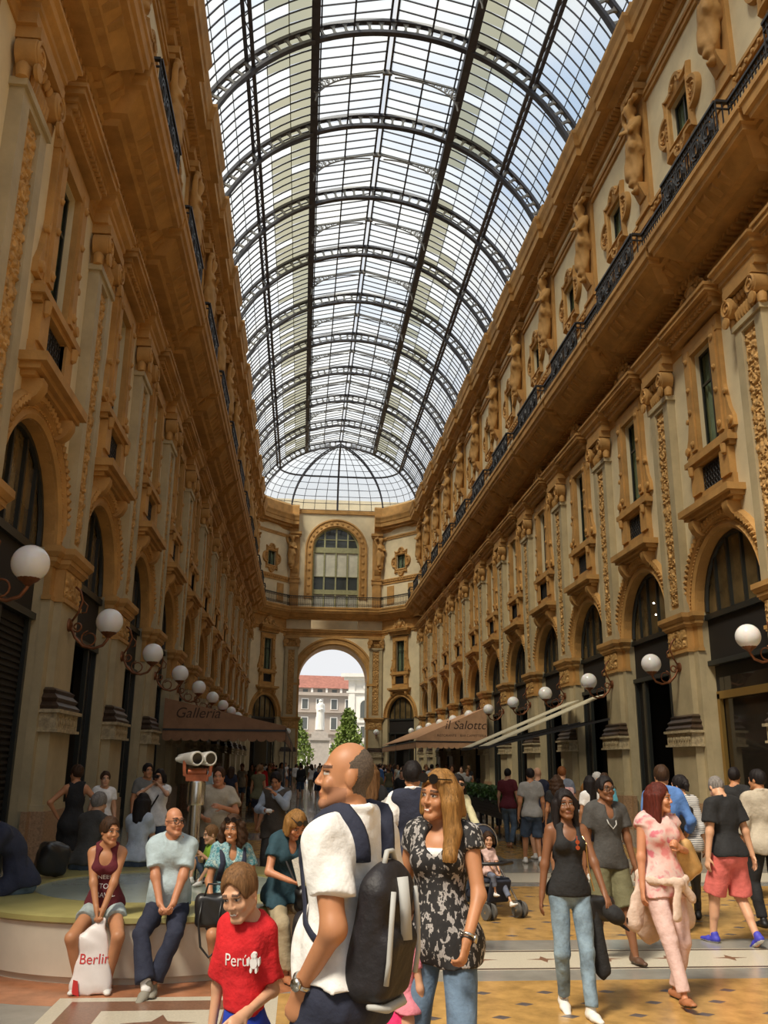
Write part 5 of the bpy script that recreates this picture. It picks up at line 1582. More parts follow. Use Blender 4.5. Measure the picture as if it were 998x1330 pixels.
bag_of([('rbox', (0,0,.13), (.15,.09,.11), .06, .02, 'add', None)], 'bag_body', leather, bagp, (-.3,-.2,-.1), (.3,.2,.4), .011, folds=.008)
mb = MB(); mb.tube([(-.1,-.05,.2),(-.17,-.02,.28),(-.22,.08,.45)], .012, 6); mb.build('bag_strap', leather, bagp)
bagp = empty('rucksack', (-2.48,8.28,.0), radians(20)); tag(bagp, 'black rucksack with a grey stripe leaning against the white bench', 'backpack')
bag_of([('rbox', (0,0,.30), (.15,.11,.28), .10, .02, 'add', None), ('rbox', (0,-.08,.22), (.12,.07,.16), .06, .03, 'add', None)], 'pack_body', fab('pack_black', (.016,.014,.016)), bagp, (-.3,-.3,-.05), (.3,.3,.7), .012, folds=.004)
MB().tube([(-.02,-.115,.52),(-.03,-.16,.36),(-.04,-.165,.20),(-.05,-.15,.08)], .028, 6, flat=.3).build('grey_stripe', strap_grey, bagp, smooth=True)
MB().tube([(-.05,0,.57),(-.04,0,.63),(.04,0,.63),(.05,0,.57)], .012, 6).build('grab_loop', leather, bagp)

# --- seated: navy polo beside her ---
person('man', 'heavy-set person in a navy polo with white sleeve trim sitting beyond the blonde woman', (-2.26,9.22,0), 55, 1.74,
    dict(pel=(0,0,.66), feet=[(.12,-.38,.075,6),(-.12,-.38,.075,-6)], lean=18, girth=1.12, belly=.05, head=(0,20,0), hands=((.12,-.4,.75),(-.12,-.4,.75))), 'fair', ('short', HB, {}),
    (navy, dict(sleeve=.7, grow=.02, collar=1)), (khaki, {}), (sh_brown, DARK_SOLE), h=.014, hf=.009, fine=False)

# --- young woman with long black hair ---
root, f = person('woman', 'young woman with very long black hair, black top and faded jeans walking forward', (-.48,7.30,0), 2, 1.60,
    dict(sex='f', hands=((.235,-.22,.93),(-.26,-.03,.86)), poles=((.6,1,0),(-.6,1,0)), head=(-4,-4,-4), girth=.93, shw=.145, feet=[(.07,-.22,.075,6),(-.05,.12,.09,-6,14)], curl=(.25,.3), palm=((-.3,.2,-.9),None), hdir=((.1,-.6,-.7),None)),
    'brown', ('straight', HK, dict(length=.50)), (black, dict(sleeve=0, hem=-.02, grow=.009, neck='tank', folds=.003)), (fab('faded_denim', (.17,.24,.30), .5, 6), dict(leg=1.95, grow=.008, flare=.008)), (sh_white, WHITE_SOLE), h=.0105, hf=.0055)
mb = MB(); P_ = f.chest+f.Rt@np3((.035,-.155,.07))
for q in (0,1): mb.lathe([(.0,-.004),(.018,-.004),(.018,.004),(.0,.004)], 10, tuple(P_+np3((0,-.012,-.045*q))), 'y')
mb.tube([P_+np3((0,0,.05)), P_+np3((0,-.012,-.06))], .005, 5); mb.build('hanging_sunglasses', mat('amber_lens', (.35,.06,.02), .2), root)
mb = MB(); mb.tube([f.neck+f.Rt@np3((.10,.02,.0)), f.chest+f.Rt@np3((.135,-.09,.05)), f.waist+f.Rt@np3((.155,-.06,.05)), f.P+np3((.20,-.05,.02))], .007, 5); mb.build('bag_chain', mat('gold_chain', (.5,.36,.15), .3, metal=.9), root)
bagp = carry_empty('handbag', root, 'black handbag with a black scarf tucked through it, carried by the woman in faded jeans', 'bag')
c = f.P+np3((.25,-.02,-.12))
bag_of([('rbox', c, (.13,.06,.10), .045, .02, 'add', None)], 'bag_body', leather, bagp, c-.3, c+.3, .012, folds=.004)
F = Field(c-np3((.3,.3,.6)), c+.35, .012)
F.cone(c+np3((-.05,-.03,.02)), c+np3((-.02,-.06,-.46)), .05, .075, .03, flat=((0,1,0),.4)); F.cone(c+np3((-.09,-.02,.0)), c+np3((-.12,-.05,-.28)), .05, .045, .03, flat=((0,1,0),.4)); F.folds(.010, (26,20,4), 2); F.build('scarf', black, bagp)
cap = carry_empty('cap', root, 'black peaked cap dangling from the hand of the woman in faded jeans', 'hat')
c = f.wri[0]+np3((.06,-.03,-.16)); Rc = rotm(.4,.5,.3)
bag_of([('ell', c, (.10,.10,.07), .02, 'add', Rc), ('ell', c+Rc@np3((.11,-.02,-.035)), (.09,.08,.012), .012, 'add', Rc)], 'cap_body', black, cap, c-.3, c+.3, .010)

# --- man with glasses, olive shorts ---
root, f = person('man', 'young man with glasses in a charcoal V-neck T-shirt and olive shorts', (.47,9.15,0), 8, 1.68,
    dict(head=(4,-2,0), feet=[(.10,-.26,.075,6),(-.12,.16,.10,-6,24)], hands=((.24,-.10,.88),(-.25,.04,.88)), girth=1.0), 'brown', ('short', HK, dict(vol=.004)),
    (charcoal, dict(sleeve=.62, hem=-.06, neck='v', sflare=.02, folds=.005)), (olive, dict(leg=.98, flare=.04, grow=.016)), (sh_brown, DARK_SOLE), h=.012, hf=.006)
spectacles(f, root)
MB().tube([f.neck+f.Rt@np3((.07,.05,.03)), f.neck+f.Rt@np3((.075,-.05,.0)), f.chest+f.Rt@np3((.04,-.14,.02)), f.chest+f.Rt@np3((-.0,-.145,-.02)), f.chest+f.Rt@np3((-.045,-.14,.03)), f.neck+f.Rt@np3((-.075,-.05,.0)), f.neck+f.Rt@np3((-.07,.05,.03))], .007, 5).build('lanyard', strap_grey, root)

# --- red-haired woman in pink ---
root, f = person('woman', 'woman with dark red hair in a pink print blouse, sweater tied at the waist', (.40,7.62,0), 14, 1.65,
    dict(sex='f', girth=1.1, head=(40,2,0), hands=((.10,-.16,1.22),(-.25,-.06,.88)), poles=((1,.6,-.6),(-.6,1,0)), feet=[(.10,.06,.075,4),(-.07,-.30,.075,-14,-10)], shw=.155, curl=(1.0,.4), palm=((-.5,.8,0),None), hdir=((-.6,-.2,.4),None)),
    'ruddy', ('long', HA, dict(length=.26)), (pinkprint, dict(sleeve=.1, hem=-.10, grow=.018, collar=1, flare=.012, folds=.006)), (palepink, dict(leg=1.93, grow=.010, flare=.008)), (sh_tan, DARK_SOLE, 'sandal'), h=.0105, hf=.0055)
sw = fab('pale_sweater', (.62,.47,.38))
F = Field(f.P-np3((.35,.35,.55)), f.P+.35, .012)
for j in range(12):
    a, b = 2*pi*j/12, 2*pi*(j+1)/12
    F.cone(f.P+np3((.205*sin(a),.165*cos(a),.06+.03*cos(a))), f.P+np3((.205*sin(b),.165*cos(b),.06+.03*cos(b))), .032, .032, .02)
F.ell(f.P+np3((.03,-.185,.03)), (.045,.04,.045), .02)
F.cone(f.P+np3((.02,-.19,.02)), f.P+np3((-.02,-.20,-.24)), .035, .048, .02, flat=((0,1,0),.5)); F.cone(f.P+np3((.05,-.19,.02)), f.P+np3((.17,-.16,-.10)), .035, .045, .02, flat=((0,1,0),.5))
for q in (1,-1): F.cone(f.P+np3((q*.20,.03,.03)), f.P+np3((q*.27,.05,-.30)), .05, .085, .03, flat=((0,1,0),.6))
F.cone(f.P+np3((0,.19,.05)), f.P+np3((0,.23,-.36)), .12, .16, .04, flat=((0,1,0),.3)); F.folds(.008, (18,18,6), 3); F.build('tied_sweater', sw, root)
bagp = carry_empty('handbag', root, 'shiny tan shoulder bag carried by the red-haired woman in pink', 'bag')
c = f.chest+np3((.24,-.02,-.16)); Rb = rotm(0,-.5,0)
bag_of([('rbox', c, (.13,.065,.16), .06, .02, 'add', Rb)], 'bag_body', leather_tan, bagp, c-.35, c+.35, .011, folds=.006)
MB().tube([c+np3((-.09,0,.12)), f.sh[0]+np3((.0,-.05,.08)), f.sh[0]+np3((.02,.05,.06)), c+np3((.04,.03,.14))], .011, 6).build('bag_strap', leather_tan, bagp, smooth=True)

# --- people further right ---
person('man', 'man in a sky blue shirt seen from behind, beside the red-haired woman', (1.62,10.5,0), 172, 1.80, dict(hands=((.2,-.1,.95),(-.26,-.15,1.0))), 'tan', ('short', HB, {}), (skyblue, dict(sleeve=1.6, hem=-.06, collar=1)), (charcoal, {}), (sh_black, WHITE_SOLE), h=.014, hf=.009, fine=False)
root, f = person('woman', 'woman in a grey striped top and black leggings walking away with a small backpack', (2.12,11.15,0), 160, 1.68, dict(sex='f', head=(60,0,0), feet=[(.08,.16,.11,0,30),(-.10,-.26,.075,0)], lean=4), 'fair', ('ponytail', HK, dict(length=.25)), (stripes, dict(sleeve=1.3, hem=-.08, grow=.018)), (fab('shiny_leggings',(.015,.016,.02),.3,10,.45), dict(leg=1.96, grow=.006, flare=.004)), (sh_black, DARK_SOLE), h=.013, hf=.008)
bp = carry_empty('backpack', root, 'small black backpack on the woman in the striped top', 'backpack'); c = f.chest+f.Rt@np3((0,.17,-.05))
bag_of([('rbox', c, (.12,.06,.16), .05, .02, 'add', f.Rt)], 'pack_body', leather, bp, c-.3, c+.3, .013, folds=.003)
person('man', 'man with bowed head in a black T-shirt, coral shorts and blue shoes walking away', (2.02,9.80,0), 196, 1.72, dict(head=(-14,34,0), lean=6, feet=[(.13,-.20,.075,6),(-.10,.20,.11,-6,30)], hands=((.27,-.02,.87),(-.27,.06,.9))), 'fair', ('buzz', HG, {}), (black, dict(sleeve=.66, hem=-.03, sflare=.03, folds=.005, grow=.018)), (coral, dict(leg=.95, flare=.045, grow=.018)), (sh_blue, WHITE_SOLE), h=.0125, hf=.008)
person('man', 'dark-haired man in a loose beige shirt beside the man in coral shorts', (2.95,10.8,0), 175, 1.76, dict(hands=((.25,-.05,.9),(-.25,.0,.9)), head=(30,0,0)), 'tan', ('short', HK, {}), (beige, dict(sleeve=1.5, hem=-.12, collar=1, grow=.02)), (black, {}), (sh_black, DARK_SOLE), h=.014, hf=.009, fine=False)
person('man', 'man in a plain black T-shirt beyond the man in the beige shirt', (3.72,13.0,0), 150, 1.78, {}, 'tan', ('short', HK, {}), (black, dict(sleeve=.6)), (charcoal, {}), (sh_black, DARK_SOLE), h=.018, hf=.012, fine=False)

# --- centre ---
root, f = person('woman', 'woman in sunglasses and an ivory cardigan pushing the stroller', (-.52,12.25,0), 12, 1.65, dict(sex='f', hands=((.16,-.42,1.02),(-.10,-.42,1.02)), head=(28,4,0)), 'fair', ('curly', HK, dict(length=.24)), (ivory, dict(sleeve=1.9, hem=-.06, neck='scoop')), (denim_dark, {}), (sh_black, DARK_SOLE), h=.013, hf=.007)
shades(f, root, False)
root, f = person('man', 'black-haired man in a navy waistcoat over a white shirt, seen from behind', (-1.50,9.05,0), 176, 1.80, dict(hands=((.25,-.06,.92),(-.25,-.08,.92))), 'olive', ('short', HK, dict(vol=.01)), (white, dict(sleeve=.75, hem=.0, collar=1, sflare=.02)), (navy, {}), (sh_black, DARK_SOLE), h=.0125, hf=.008)
make_top(f, navy, .0125, root, sleeve=0, hem=-.06, grow=.024, neck='v', name='waistcoat', folds=.003)
root, f = person('boy', 'child in a white T-shirt and pale sun hat near the navy waistcoat', (-1.58,10.5,0), 10, 1.40, dict(hs=1.15, shw=.13, limb=.85, girth=.9, hands=((.05,-.3,1.12),(-.05,-.3,1.12)), head=(0,18,0)), 'brown', ('short', HK, {}), (white, dict(sleeve=.8, hem=-.04, grow=.025)), (denim_dark, dict(leg=.95, flare=.03)), (sh_white, WHITE_SOLE), h=.013, hf=.008, fine=False)
F = Field(f.hc-.3, f.hc+.3, .011); F.ell(f.hp(0,.01,.05), np3((.086,.108,.085))*f.hs, .02, R=f.Rh, grow=.016); F.cut(f.hp(0,0,.055), f.Rh@np3((0,0,-1))); F.ell(f.hp(0,.0,.058), np3((.14,.16,.012))*f.hs, .02, R=f.Rh); F.build('sun_hat', fab('stone', (.46,.44,.40)), root)
person('woman', 'woman with long brown hair in a black T-shirt walking away past the waistcoat man', (-1.76,11.1,0), 186, 1.78, dict(sex='f', hands=((.24,.04,.9),(-.24,-.02,.92))), 'tan', ('long', HLB, dict(length=.3)), (black, dict(sleeve=.6, hem=-.04)), (denim_dark, {}), (sh_white, WHITE_SOLE), h=.014, hf=.01, fine=False)

# --- group beyond, right of the middle ---
FAR = dict(h=.018, hf=.012, fine=False)
person('man', 'tall dark-haired man in a pale grey T-shirt walking away with the group', (1.82,17.5,0), 180, 1.72, dict(feet=[(.1,-.2,.075,0),(-.1,.15,.1,0,25)]), 'tan', ('short', HK, {}), (grey, dict(sleeve=.65)), (denim_dark, dict(leg=.95, flare=.03)), (sh_white, WHITE_SOLE), **FAR)
person('man', 'bald man in a navy T-shirt and shorts walking away', (2.2,18.4,0), 184, 1.74, {}, 'fair', None, (navy, dict(sleeve=.65)), (navy, dict(leg=.95, flare=.03)), (sh_white, WHITE_SOLE), **FAR)
person('woman', 'woman with wavy brown hair and a low-backed black top', (1.80,15.6,0), 172, 1.62, dict(sex='f'), 'tan', ('curly', HB, dict(length=.3)), (black, dict(sleeve=.5, neck='scoop')), (black, dict(leg=.9, flare=.03)), (sh_black, DARK_SOLE), **FAR)
root, f = person('man', 'ginger-haired man in a grey-blue T-shirt carrying a pink backpack', (2.65,18.2,0), 178, 1.76, {}, 'fair', ('short', HGI, {}), (fab('slate_blue',(.17,.20,.25)), dict(sleeve=.65)), (khaki, dict(leg=.95)), (sh_white, WHITE_SOLE), **FAR)
bp = carry_empty('backpack', root, 'pale pink patterned backpack on the ginger-haired man', 'backpack'); c = f.chest+f.Rt@np3((-.05,.17,-.08))
bag_of([('rbox', c, (.13,.07,.18), .05, .02, 'add', f.Rt)], 'pack_body', pinkprint, bp, c-.3, c+.3, .016)
person('woman', 'woman with long straight black hair, white T-shirt and navy shorts seen from behind', (2.22,15.1,0), 190, 1.62, dict(sex='f'), 'olive', ('straight', HK, dict(length=.4)), (white, dict(sleeve=.6, hem=-.02)), (navy, dict(leg=.6, flare=.03)), (sh_white, WHITE_SOLE), **FAR)
person('man', 'white-haired man in an open white shirt standing by the arcade', (3.30,18.0,0), 60, 1.66, {}, 'fair', ('short', mat('hair_white',(.5,.48,.45),.6), {}), (white, dict(sleeve=1.2, collar=1)), (khaki, {}), (sh_brown, DARK_SOLE), **FAR)
person('woman', 'brown-haired woman in a turquoise T-shirt behind the young man with glasses', (2.75,15.9,0), 150, 1.66, dict(sex='f', head=(30,0,0)), 'fair', ('ponytail', HB, dict(length=.2)), (fab('turquoise',(.10,.36,.46)), dict(sleeve=.6)), (khaki, dict(leg=.9)), (sh_white, WHITE_SOLE), **FAR)

# --- left, behind the bench ---
person('man', 'stout man in a pale beige T-shirt standing behind the coin viewer', (-3.70,12.7,0), 6, 1.72, dict(belly=.08, girth=1.12, hands=((.06,-.26,1.24),(-.20,-.22,1.12)), poles=((1,.5,-.6),(-1,.4,-.3)), head=(-10,4,0)), 'ruddy', ('short', HB, {}), (beige, dict(sleeve=.7, hem=-.08, sflare=.03)), (charcoal, dict(leg=.95)), (sh_black, DARK_SOLE), h=.014, hf=.009)
person('boy', 'small boy in a lime green T-shirt sitting on the bench behind the floral top', (-3.52,10.3,.55), -50, 1.02, dict(pel=(0,0,.10), feet=[(.14,-.34,.075,20),(-.14,-.34,.075,-20)], knees=((.6,-.6,1),(-.6,-.6,1)), hs=1.32, shw=.125, limb=.8, girth=.9, hands=((.08,-.25,.5),(-.08,-.25,.5)), head=(-20,10,0)), 'fair', ('short', HLB, {}), (lime, dict(sleeve=.6, hem=-.0)), (denim_dark, dict(leg=1.0)), (sh_white, WHITE_SOLE), h=.014, hf=.009, fine=False)
root, f = person('man', 'dark-haired man in a grey waistcoat over a pale blue shirt eating a snack', (-2.95,14.0,0), -8, 1.66, dict(hands=((.02,-.24,1.42),(-.10,-.30,1.18)), poles=((1,.2,-1),(-1,.2,-1)), head=(-4,26,0)), 'tan', ('short', HK, dict(vol=.008)), (fab('pale_blue_shirt',(.36,.42,.50)), dict(sleeve=1.9, hem=-.02, collar=1)), (charcoal, {}), (sh_black, DARK_SOLE), h=.015, hf=.009, fine=False)
make_top(f, fab('grey_brown',(.075,.062,.048)), .015, root, sleeve=0, hem=-.16, grow=.026, neck='v', name='waistcoat')
sn = carry_empty('napkin', root, 'white paper napkin and snack in the hand of the waistcoated man', 'napkin'); c = f.wri[1]+np3((.06,-.10,.0)); bag_of([('rbox', c, (.05,.04,.03), .012, .01, 'add', rotm(.3,.2,.4))], 'napkin_sheet', white, sn, c-.2, c+.2, .012, folds=.006)
root, f = person('woman', 'woman in a white T-shirt raising a camera to her eye', (-4.90,15.5,0), -14, 1.66, dict(sex='f', hands=((.06,-.16,1.50),(-.07,-.16,1.50)), poles=((1,-.2,-.8),(-1,-.2,-.8)), girth=1.08), 'fair', ('bob', HK, {}), (white, dict(sleeve=.7, hem=-.08)), (denim_dark, {}), (sh_black, DARK_SOLE), h=.015, hf=.01, fine=False)
cm_ = carry_empty('compact_camera', root, 'small black camera held up by the woman in white', 'camera'); c = f.hp(0,-.16,.01); MB().box(c[0]-.05,c[0]+.05,c[1]-.02,c[1]+.02,c[2]-.03,c[2]+.03).lathe([(.0,-.04),(.022,-.04),(.025,.0),(.0,.0)], 10, (c[0],c[1]-.015,c[2]), 'y').build('camera_case', leather, cm_)
MB().tube([f.sh[0]+np3((-.04,-.02,.08)), f.chest+np3((.05,-.15,.05)), f.waist+np3((-.14,-.10,-.05))], .014, 6).build('shoulder_strap', leather, root)
person('man', 'man in a dark cap and grey T-shirt behind the woman with the camera', (-5.35,17.0,0), 30, 1.74, {}, 'tan', ('short', HK, dict(vol=.008)), (fab('dim_grey',(.16,.16,.15)), dict(sleeve=.65)), (black, dict(leg=.95)), (sh_white, WHITE_SOLE), **FAR)
person('woman', 'woman in a black strappy dress with hand on hip by the shaded arcade', (-5.88,14.0,0), 195, 1.72, dict(sex='f', hands=((.22,.0,1.02),(-.20,.02,1.02)), poles=((1,.3,0),(-1,.3,0)), head=(30,0,0)), 'tan', ('bun', HB, {}), (black, dict(sleeve=0, neck='tank', skirt=(.34,.20), grow=.012)), None, (sh_black, DARK_SOLE, 'sandal'), h=.014, hf=.009, fine=False)
person('woman', 'woman in a white top partly hidden by the one in the black dress', (-5.72,15.2,0), 20, 1.62, dict(sex='f'), 'fair', ('bun', HB, {}), (white, dict(sleeve=.5)), (black, {}), (sh_black, DARK_SOLE), **FAR)
person('man', 'man in a dark grey T-shirt sitting with his back turned on the far bench edge', (-5.14,11.62,0), 150, 1.68, dict(pel=(0,0,.655), feet=[(.13,-.34,.075),(-.13,-.34,.075)], lean=18, girth=1.06, hands=((.12,-.32,.7),(-.12,-.32,.7))), 'fair', ('short', HG, dict(vol=.008)), (charcoal, dict(sleeve=.6, hem=-.04)), (denim_dark, {}), (sh_black, DARK_SOLE), h=.014, hf=.01, fine=False)
person('woman', 'woman in a pale blue T-shirt with long dark hair sitting with her back turned', (-4.60,11.96,0), 165, 1.64, dict(sex='f', pel=(0,0,.66), feet=[(.13,-.32,.075),(-.13,-.32,.075)], lean=10, hands=((.12,-.32,.72),(-.12,-.32,.72))), 'fair', ('straight', HK, dict(length=.26)), (fab('ice_blue',(.44,.50,.58)), dict(sleeve=.6, hem=-.02)), (denim_dark, {}), (sh_white, WHITE_SOLE), h=.014, hf=.01, fine=False)
root, f = person('man', 'person in a navy T-shirt and jeans hunched forward at the bench end', (-5.30,9.62,0), -72, 1.72, dict(pel=(0,0,.665), feet=[(.14,-.42,.075),(-.14,-.36,.075)], lean=44, bend=1.0, hands=((.1,-.5,.66),(-.1,-.5,.66)), head=(0,20,0)), 'tan', ('short', HK, {}), (navy, dict(sleeve=.7, hem=-.06, grow=.02)), (denim, {}), (sh_white, WHITE_SOLE), h=.013, hf=.009, fine=False)
bp = empty('backpack', (-5.30,10.75,.55), .6); tag(bp, 'black studded rucksack standing on the bench behind the hunched person', 'backpack')
bag_of([('rbox', (0,0,.2), (.17,.12,.17), .08, .02, 'add', rotm(.15,.2,0))], 'pack_body', leather, bp, (-.35,-.3,-.03), (.35,.3,.5), .014, folds=.008)
# ------------------------------------------------------------------ carved figures on the upper piers
f = Fig(sex='f', hands=((-.02,-.17,1.28),(-.12,-.06,1.86)), poles=((1,.2,-.5),(-1,-.1,.2)), head=(14,16,0), girth=1.12, limb=1.15)
F = Field(*f.bounds(.3), .028); f.torso(F)
for i in (0,1): f.arm(F, i); f.hand(F, i, False)
f.head(F); F.ell(f.hp(0,.02,.05), (.10,.12,.11), .02)
F.cone(f.P+np3((0,0,.14)), f.P+np3((0,-.01,-.42)), .17, .135, .05, flat=((0,1,0),.8)); F.cone(f.P+np3((.05,-.06,.1)), f.P+np3((-.09,-.10,-.4)), .10, .07, .04); F.cone(f.P+np3((-.12,-.02,.12)), f.P+np3((.12,-.08,.02)), .07, .08, .04)
F.cone(f.P+np3((0,-.03,-.40)), f.P+np3((0,-.02,-.72)), .11, .05, .04); F.ell(f.P+np3((0,-.06,-.55)), (.09,.08,.06), .02); F.ell(f.P+np3((0,-.05,-.68)), (.06,.06,.05), .02)
F.cone(f.hc+np3((-.25,0,.13)), f.hc+np3((.25,0,.13)), .05, .05, .03); F.folds(.016, (13,13,4), 2)
F.cut((0,0,.2), (0,0,-1))
tmpo = F.build('carved_figure', ochre); cme = tmpo.data; bpy.data.objects.remove(tmpo)
for side, w in walls.items():
    for yc in PIERS:
        o = link('carved_figure', cme, w, ((WX-.30) if side == 'right' else (-WX+.30), yc, 17.95), RZ[side]+pi, (2.0,1.9,2.0))
for s in (1,-1): link('carved_figure', cme, we, (s*(CX-.25), -.32, 17.95), 0, (2.0,1.9,2.0))
# unseen plain octagon walls behind the viewpoint, added to block low sky light
for s, nm in ((1,'wall_octagon_unseen_east'), (-1,'wall_octagon_unseen_west')):
    mb = MB(); P_ = [(7.3,5.9),(18,-4.5),(18,-18),(7.3,-29)]
    for (x0,y0),(x1,y1) in zip(P_, P_[1:]): mb.loft([[(s*x0,y0,0),(s*x1,y1,0),(s*x1+s*.4,y1,0),(s*x0+s*.4,y0,0)],[(s*x0,y0,24.6),(s*x1,y1,24.6),(s*x1+s*.4,y1,24.6),(s*x0+s*.4,y0,24.6)]])
    tag(mb.build(nm, stone), 'unseen plain cream octagon wall beside the gallery mouth, added to block low sky light', kind='structure')

# ------------------------------------------------------------------ globe lamps on bronze brackets
def m_lamp_arm():
    mb = MB()
    mb.tube([(0,.24,4.22),(0,.34,4.02),(0,.50,3.86),(0,.70,3.82),(0,.86,3.88),(0,.94,4.0),(0,.95,4.08)], .028, 7)
    pts = [(0,.36+.13*cos(a)*(1-a/16), 4.22+.13*sin(a)*(1-a/16)) for a in [pi+.45*i for i in range(18)]]; mb.tube(pts, .02, 5)
    pts = [(0,.60+.12*cos(a)*(1-a/16), 4.0+.12*sin(a)*(1-a/16)) for a in [-.5*i+2.5 for i in range(15)]]; mb.tube(pts, .016, 5)
    mb.tube([(0,.24,4.3),(0,.36,4.5),(0,.42,4.72),(0,.36,4.9),(0,.26,4.98)], .022, 6)
    mb.tube([(0,.42,4.72),(0,.52,4.62),(0,.50,4.5),(0,.42,4.48)], .016, 5)
    return mb.mesh('bracket_arm', bronze, smooth=True)
lm = dict(arm=m_lamp_arm(), ros=MB().lathe([(.0,.16),(.13,.18),(.12,.24),(.06,.27),(.0,.28)], 14, (0,0,4.25), 'y').mesh('rosette', bronze, auto=40),
          col=MB().lathe([(.03,4.02),(.07,4.06),(.13,4.10),(.15,4.13),(.12,4.16)], 14, (0,.95,0)).mesh('globe_collar', bronze, auto=40),
          globe=MB().lathe([(max(.0,.25*sin(pi*i/16)), 4.33-.25*cos(pi*i/16)) for i in range(17)], 24, (0,.95,0)).mesh('globe', globe_m, smooth=True))
for side, word in (('right','sunlit'), ('left','shaded')):
    for yc in PIERS[1:]:
        r = empty('globe_lamp', ((WX if side == 'right' else -WX), yc, 0), RZ[side])
        tag(r, 'white globe lamp on a curled bronze bracket on a %s arcade pier' % word, 'lamp', 'globe lamps along the %s arcade' % word)
        for nm, k in (('bracket_arm','arm'),('rosette','ros'),('globe_collar','col'),('globe','globe')): link(nm, lm[k], r)
for s, w_ in ((1,'sunlit'), (-1,'shaded')):
    r = empty('globe_lamp', (s*3.75, YE-.2, .0), pi); tag(r, 'small globe lamp beside the great arch on the %s side' % w_, 'lamp')
    for nm, k in (('bracket_arm','arm'),('rosette','ros'),('globe_collar','col'),('globe','globe')): link(nm, lm[k], r)
spot = mat('shop_spot', (1,1,1), emit=(1,.95,.85,14))
for (y, z, n) in ((19.2,6.6,-.9),(19.3,6.35,-.9),(19.35,6.0,-.9),(19.3,5.75,-.9),(24.4,6.3,-.6),(24.3,5.95,-.6)):
    MB().lathe([(.0,-.03),(.03,.0),(.0,.03)], 8, (WX-n-.5, y, z)).build('shop_spotlight', spot, walls['right'])

# ------------------------------------------------------------------ round bench and coin viewer
bench = empty('round_bench', (-4.0,10.2,0)); tag(bench, 'large round white bench with an olive rim and pale glass centre', 'bench')
MB().lathe([(1.86,.0),(1.86,.05),(1.90,.06),(1.93,.30),(1.95,.47),(.0,.47)], 96).build('bench_drum', mat('white_lacquer', (.66,.60,.49), .35, .08, 2), bench, auto=40)
MB().lathe([(1.95,.47),(1.985,.49),(1.985,.53),(1.95,.55),(1.28,.555),(1.27,.53),(1.27,.47)], 96).build('bench_rim', mat('olive_resin', (.36,.32,.12), .3, .12, 3), bench, auto=40)
MB().lathe([(1.27,.47),(1.27,.54),(.0,.54),(.0,.47)], 96).build('bench_centre', mat('pale_glass_top', (.34,.38,.32), .12, .1, 2), bench, auto=40)
v = empty('coin_viewer', (-3.74,10.4,.54)); tag(v, 'white twin-lens coin-operated viewer on a steel post rising from the bench', 'binoculars')
MB().lathe([(.16,.0),(.16,.02),(.07,.04),(.065,.82),(.0,.82)], 20).build('post', steel, v, auto=40)
MB().lathe([(.0,.80),(.095,.80),(.10,.82),(.10,1.02),(.09,1.05),(.0,1.05)], 20).build('post_sleeve', steel, v, auto=40)
copper = mat('red_copper', (.42,.12,.05), .4, .4, 10, metal=.5)
mb = MB(); mb.box(-.12,.12,-.05,.05,1.05,1.12)
for s in (1,-1): mb.prism([(s*.10,1.08),(s*.155,1.11),(s*.165,1.26),(s*.135,1.28),(s*.125,1.15)], -.03, .03)
mb.lathe([(.0,-.11),(.045,-.10),(.05,.10),(.0,.11)], 12, (0,.0,1.14), 'x'); mb.build('yoke', copper, v, auto=40)
whitep = mat('white_enamel', (.72,.69,.62), .3)
R_ = rotm(0,0,radians(34))
F = Field((-.35,-.3,1.1), (.35,.45,1.5), .011)
for s in (1,-1):
    a = R_@np3((s*.082,-.10,0)); b = R_@np3((s*.07,.28,0)); F.cone((a[0],a[1],1.29), (b[0],b[1],1.29), .080, .05, .02)
F.cone((-.16,.05,1.29), (-.24,.08,1.28), .04, .028, .02); F.cut(tuple(R_@np3((0,-.13,0))+np3((0,0,1.29))), R_@np3((0,-1,0)))
F.build('twin_barrel', whitep, v)
for s in (1,-1):
    a = R_@np3((s*.082,-.128,0)); d = R_@np3((0,-1,0)); mb = MB(); ring(mb, (a[0],a[1],1.29), d, .068, .012); mb.build('lens_ring', whitep, v, smooth=True)
    MB().tube([(a[0],a[1],1.29),(a[0]+d[0]*.006,a[1]+d[1]*.006,1.29)], .062, 20).build('lens', mat('dark_lens', (.012,.01,.01), .08), v)

# ------------------------------------------------------------------ stroller with a small child
st = empty('stroller', (-.20,11.75,0), radians(24)); tag(st, 'dark folding stroller with silver frame and hooded seat', 'stroller')
alu = mat('silver_tube', (.55,.55,.55), .25, metal=.9); blackp = mat('black_plastic', (.015,.015,.017), .45); seatcloth = fab('midnight', (.02,.024,.04))
tyre = mat('grey_tyre', (.10,.095,.085), .8)
for s in (1,-1):
    mb = MB(); mb.tube([(s*.23,.42,1.0),(s*.23,.22,.66),(s*.23,-.30,.14)], .014, 7); mb.tube([(s*.23,.10,.50),(s*.24,.36,.10)], .014, 7); mb.build('frame_tube', alu, st, smooth=True)
    mb = MB(); mb.tube([(s*.23,-.30,.20),(s*.23,-.30,.08)], .022, 8); mb.box(s*.23-.05,s*.23+.05,-.31,-.29,.07,.09); mb.build('wheel_fork', blackp, st)
    for x in (-.045,.045):
        for y_ in (-.30,.36):
            wh = MB().lathe([(.045,-.016),(.088,-.018),(.094,.0),(.088,.018),(.045,.016)], 20, (s*.23+x,y_,.094), 'x').build('wheel', tyre, st, auto=50)
            MB().lathe([(.0,-.018),(.042,-.014),(.042,.014),(.0,.018)], 10, (s*.23+x,y_,.094), 'x').build('wheel_hub', alu, wh)
MB().tube([(-.23,.42,1.0),(-.12,.46,1.03),(.12,.46,1.03),(.23,.42,1.0)], .018, 8).build('push_handle', blackp, st, smooth=True)
